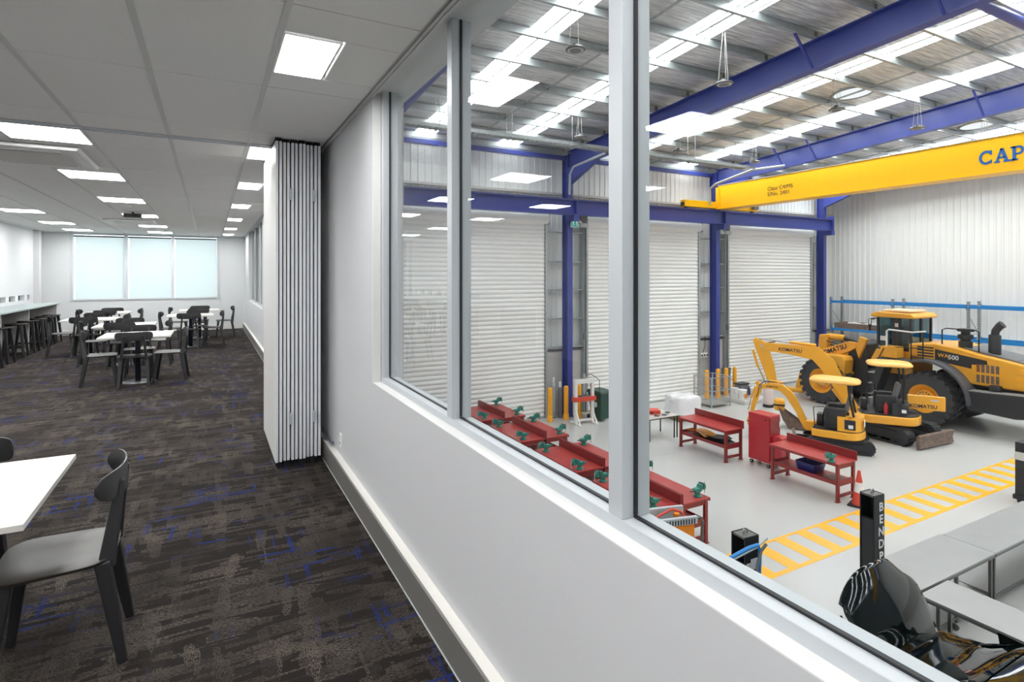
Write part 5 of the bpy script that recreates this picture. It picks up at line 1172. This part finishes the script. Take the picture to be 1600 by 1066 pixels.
E2 = excavator((19.15, 10.25), (-.578, .816), (19.55, 10.35), (.05, 1), 'larger compact excavator with a yellow canopy, beside the loader wheel', dict(
    trackH=.52, trackL=2.2, gauge=1.42, trackW=.36, blade_rear=True, bladeH=.42, hw=.80, front=.78, rear=-.95, skz=.60, skh=.26, eng=1.22, engf=-.10, er=-.66, dark_engine=True, label=False, exting=True,
    can=(.50, -.72, 1.08, 2.34), front_posts=False, bx=0, th=.17,
    boom=[(.85, .85), (1.28, 1.62), (1.62, 2.25), (1.98, 2.60), (2.7, 2.68), (3.62, 2.76)], bw=[.28, .40, .50, .46, .34, .26],
    arm=[(3.86, 3.0), (3.64, 2.76), (3.42, 2.1), (3.22, 1.30)], aw=[.14, .42, .38, .24], rams=[((1.95, 2.86), (2.75, 2.93), (3.78, 3.0), .055), ((1.0, .8), (1.45, 1.45), (1.7, 1.95), .06), ((3.92, 2.6), (3.74, 2.0), (3.45, 1.35), .045)],
    hose=[(3.2, 2.92), (3.5, 2.86), (3.62, 2.6), (3.46, 2.3), (3.44, 2.0)], bucket=[(3.08, .72), (3.1, .72), (2.95, .30), (2.80, .06), (2.35, .02), (2.15, .05)], bkw=.27,
    txt=(3.10, 2.64, .155, (0, -1, -.06), (0, -.06, 1))))
B(.06, .12, -1.60, -.60, .98, 1.44).build('open_engine_cover', 'mach_y', E2, bevel=.03)
text('lettering', 'KOMATSU', .155, (.055, -.66, 1.05), LEFT_X, LEFT_Y, 'text_k', E2, .003); B(.053, .058, -1.42, -1.22, 1.27, 1.33).build('serial_label', 'off_white', E2)
E1 = excavator((16.6, 10.25), (-.45, .893), (16.8, 10.35), (-.62, .785), 'smaller compact excavator with a yellow canopy, behind the red bench', dict(
    trackH=.40, trackL=1.75, gauge=1.05, trackW=.25, blade_rear=False, bladeH=.30, hw=.58, front=.62, rear=-.74, skz=.44, skh=.22, eng=1.10, engf=-.06, dark_engine=False, label=True, exting=False,
    can=(.72, -.62, .92, 2.02), front_posts=False, bx=0, th=.12,
    boom=[(.78, .55), (1.02, 1.02), (1.28, 1.48), (1.52, 1.68), (1.8, 1.70), (2.12, 1.66)], bw=[.14, .19, .24, .22, .18, .13],
    arm=[(2.26, 1.80), (2.16, 1.66), (2.30, 1.2), (2.42, .72)], aw=[.08, .18, .15, .10], rams=[((1.48, 1.84), (1.85, 1.86), (2.20, 1.82), .035), ((.85, .5), (1.05, .9), (1.25, 1.28), .04), ((2.3, 1.62), (2.42, 1.25), (2.52, .85), .03)],
    hose=[(1.7, 1.84), (2.0, 1.84), (2.16, 1.7), (2.2, 1.45), (2.25, 1.3)], bucket=[(2.42, .48), (2.45, .48), (2.42, .22), (2.30, .04), (2.0, .02), (1.9, .03)], bkw=.18,
    txt=(1.96, 1.66, .075, (0, -1, 0), (0, 0, 1))))

# dark car on the lift with its bonnet raised
t = thing('car', (6.5, 0, FZ), 'glossy black-green car with its bonnet raised, between the lift posts', 'car')
zc = .22
def shell(u, v):     # v along the car (front -> rear), u across; upper body surface
    y = 4.15-4.35*v; prof = [(0, .55), (.03, .80), (.22, 1.02), (.26, 1.08), (.42, 1.42), (.62, 1.46), (.85, 1.25), (1, .85)]
    for (a, za), (b, zb_) in zip(prof, prof[1:]):
        if a <= v <= b: k = (v-a)/(b-a); z = za+(zb_-za)*(k*k*(3-2*k)); break
    c = -1+2*u; w = .86 - .10*max(0, .12-v)/.12 - .05*max(0, v-.85)/.15; tum = .13*max(0, min(1, (z-1.02)/.4)); x = c*(w-tum)
    z = zc + z - (abs(c)**4)*.09*(1 if z > 1.1 else .55) ; return (x, y, z)
m = MB(); m.grid(shell, 16, 40); m.build('upper_body', 'carblack', t, smooth=True)
for s in (-1, 1):
    def side(u, v, s=s):
        x, y, z = shell(1 if s > 0 else 0, v); zb = .30+zc; k = u; bul = .07*sin(pi*min(1, k*1.15)); zt = min(z, 1.04+zc-.05)
        arch = max(0, 1-((y-3.25)/.40)**2, 1-((y-.75)/.40)**2); lo = zb + .36*(arch**.5 if arch > 0 else 0)
        xx = x if z <= 1.0+zc else s*(.86-.01); return (xx + s*bul*(1), y, z + (lo-z)*k)
    m = MB(); m.grid(side, 10, 60); m.build('side_body', 'carblack', t, smooth=True)
    for y in (3.25, .75):
        a = MB().lathe([(.20, 0), (.31, .0), (.325, .04), (.325, .18), (.30, .21), (.2, .21)], cap=False, c=(s*.72-(0 if s < 0 else .0) - .1, y, .325+zc), n=24, axis='x').build('tyre', 'tyre', t, smooth=True)
        MB().lathe([(.20, 0), (.17, -.02), (.05, -.01), (.02, -.02)], c=(s*.72-.1 if s < 0 else s*.72+.11, y, .325+zc), n=20, axis='x').build('wheel_rim', 'alu', a, smooth=True)
def glassf(x0, x1, v0, v1, name):
    def g(u, v):
        x, y, z = shell(x0+(x1-x0)*u, v0+(v1-v0)*v); return (x, y+.0, z+.008)
    m = MB(); m.grid(g, 10, 8); m.build(name, 'carglass', t, smooth=True)
glassf(.10, .90, .275, .40, 'windscreen'); glassf(.12, .88, .66, .80, 'rear_window')
m = MB(); m.grid(lambda u, v: (.80-.09*v*0+.0-.10*v, 2.75-1.9*u, zc+1.03+.28*v*(1-.15*u)), 12, 4); m.build('side_window', 'carglass', t, smooth=True)
m = MB(); m.tube([(.80, 2.95, zc+1.02), (.70, 2.45, zc+1.34), (.66, 1.4, zc+1.44)], .022, 8); m.build('roof_rail', 'carblack', t, smooth=True)
MB().tube([(.86, 2.65, zc+1.0), (1.0, 2.66, zc+1.04)], .02, 8).build('mirror_stalk', 'gasket', t); MB().lathe([(.02, -.05), (.07, -.02), (.08, .03), (.05, .06)], c=(1.02, 2.68, zc+1.06), n=14, axis='y').build('door_mirror', 'carblack', t, smooth=True)
# bonnet hinged near the windscreen
def bonnet(u, v):
    c = -1+2*u; a = radians(58); L = .88*v*(1-.20*abs(c)**3*v); crown = .13*(1-c*c)*(.5+.5*v)+.05*sin(pi*v); w = .68-.03*(1-v)-.10*max(0, v-.72)/.28*abs(c)
    y = 3.26 + L*cos(a) - crown*sin(a); z = 1.0+zc + L*sin(a) + crown*cos(a) - .10*max(0, v-.80)/.2*abs(c)**3; return (c*w, y, z)
m = MB(); m.grid(bonnet, 20, 20); bo_ = m.build('bonnet', 'carblack', t, smooth=True, solid=.018)
m = MB(); m.grid(lambda u, v: (lambda p: (p[0]*.88, p[1]+.035, p[2]-.03))(bonnet(u, .06+.88*v)), 10, 10); m.build('bonnet_liner', 'gasket', bo_, smooth=True)
for s in (-1, 1): MB().tube([(s*.62, 3.3, zc+.9), (s*.6, 3.6, zc+1.40)], .012, 6).build('gas_strut', 'gasket', t)
B(-.62, .62, 3.2, 3.95, .45+zc, .80+zc).build('engine_bay', 'black_m', t, bevel=.04); B(-.25, .3, 3.3, 3.8, .80+zc, .86+zc).build('engine_cover', 'grey_pl', t, bevel=.03)
# lift runways under the car
t = thing('lift_runways', (6.62, 0, FZ), 'black runways of the four-post lift beneath the dark car', 'car lift')
for x in (-.72, .72): B(x-.22, x+.22, -.4, 4.35, .12, .215).build('runway', 'gasket', t)
B(-1.15, 1.15, 4.38, 4.56, .04, .16).build('cross_beam', 'gasket', t)
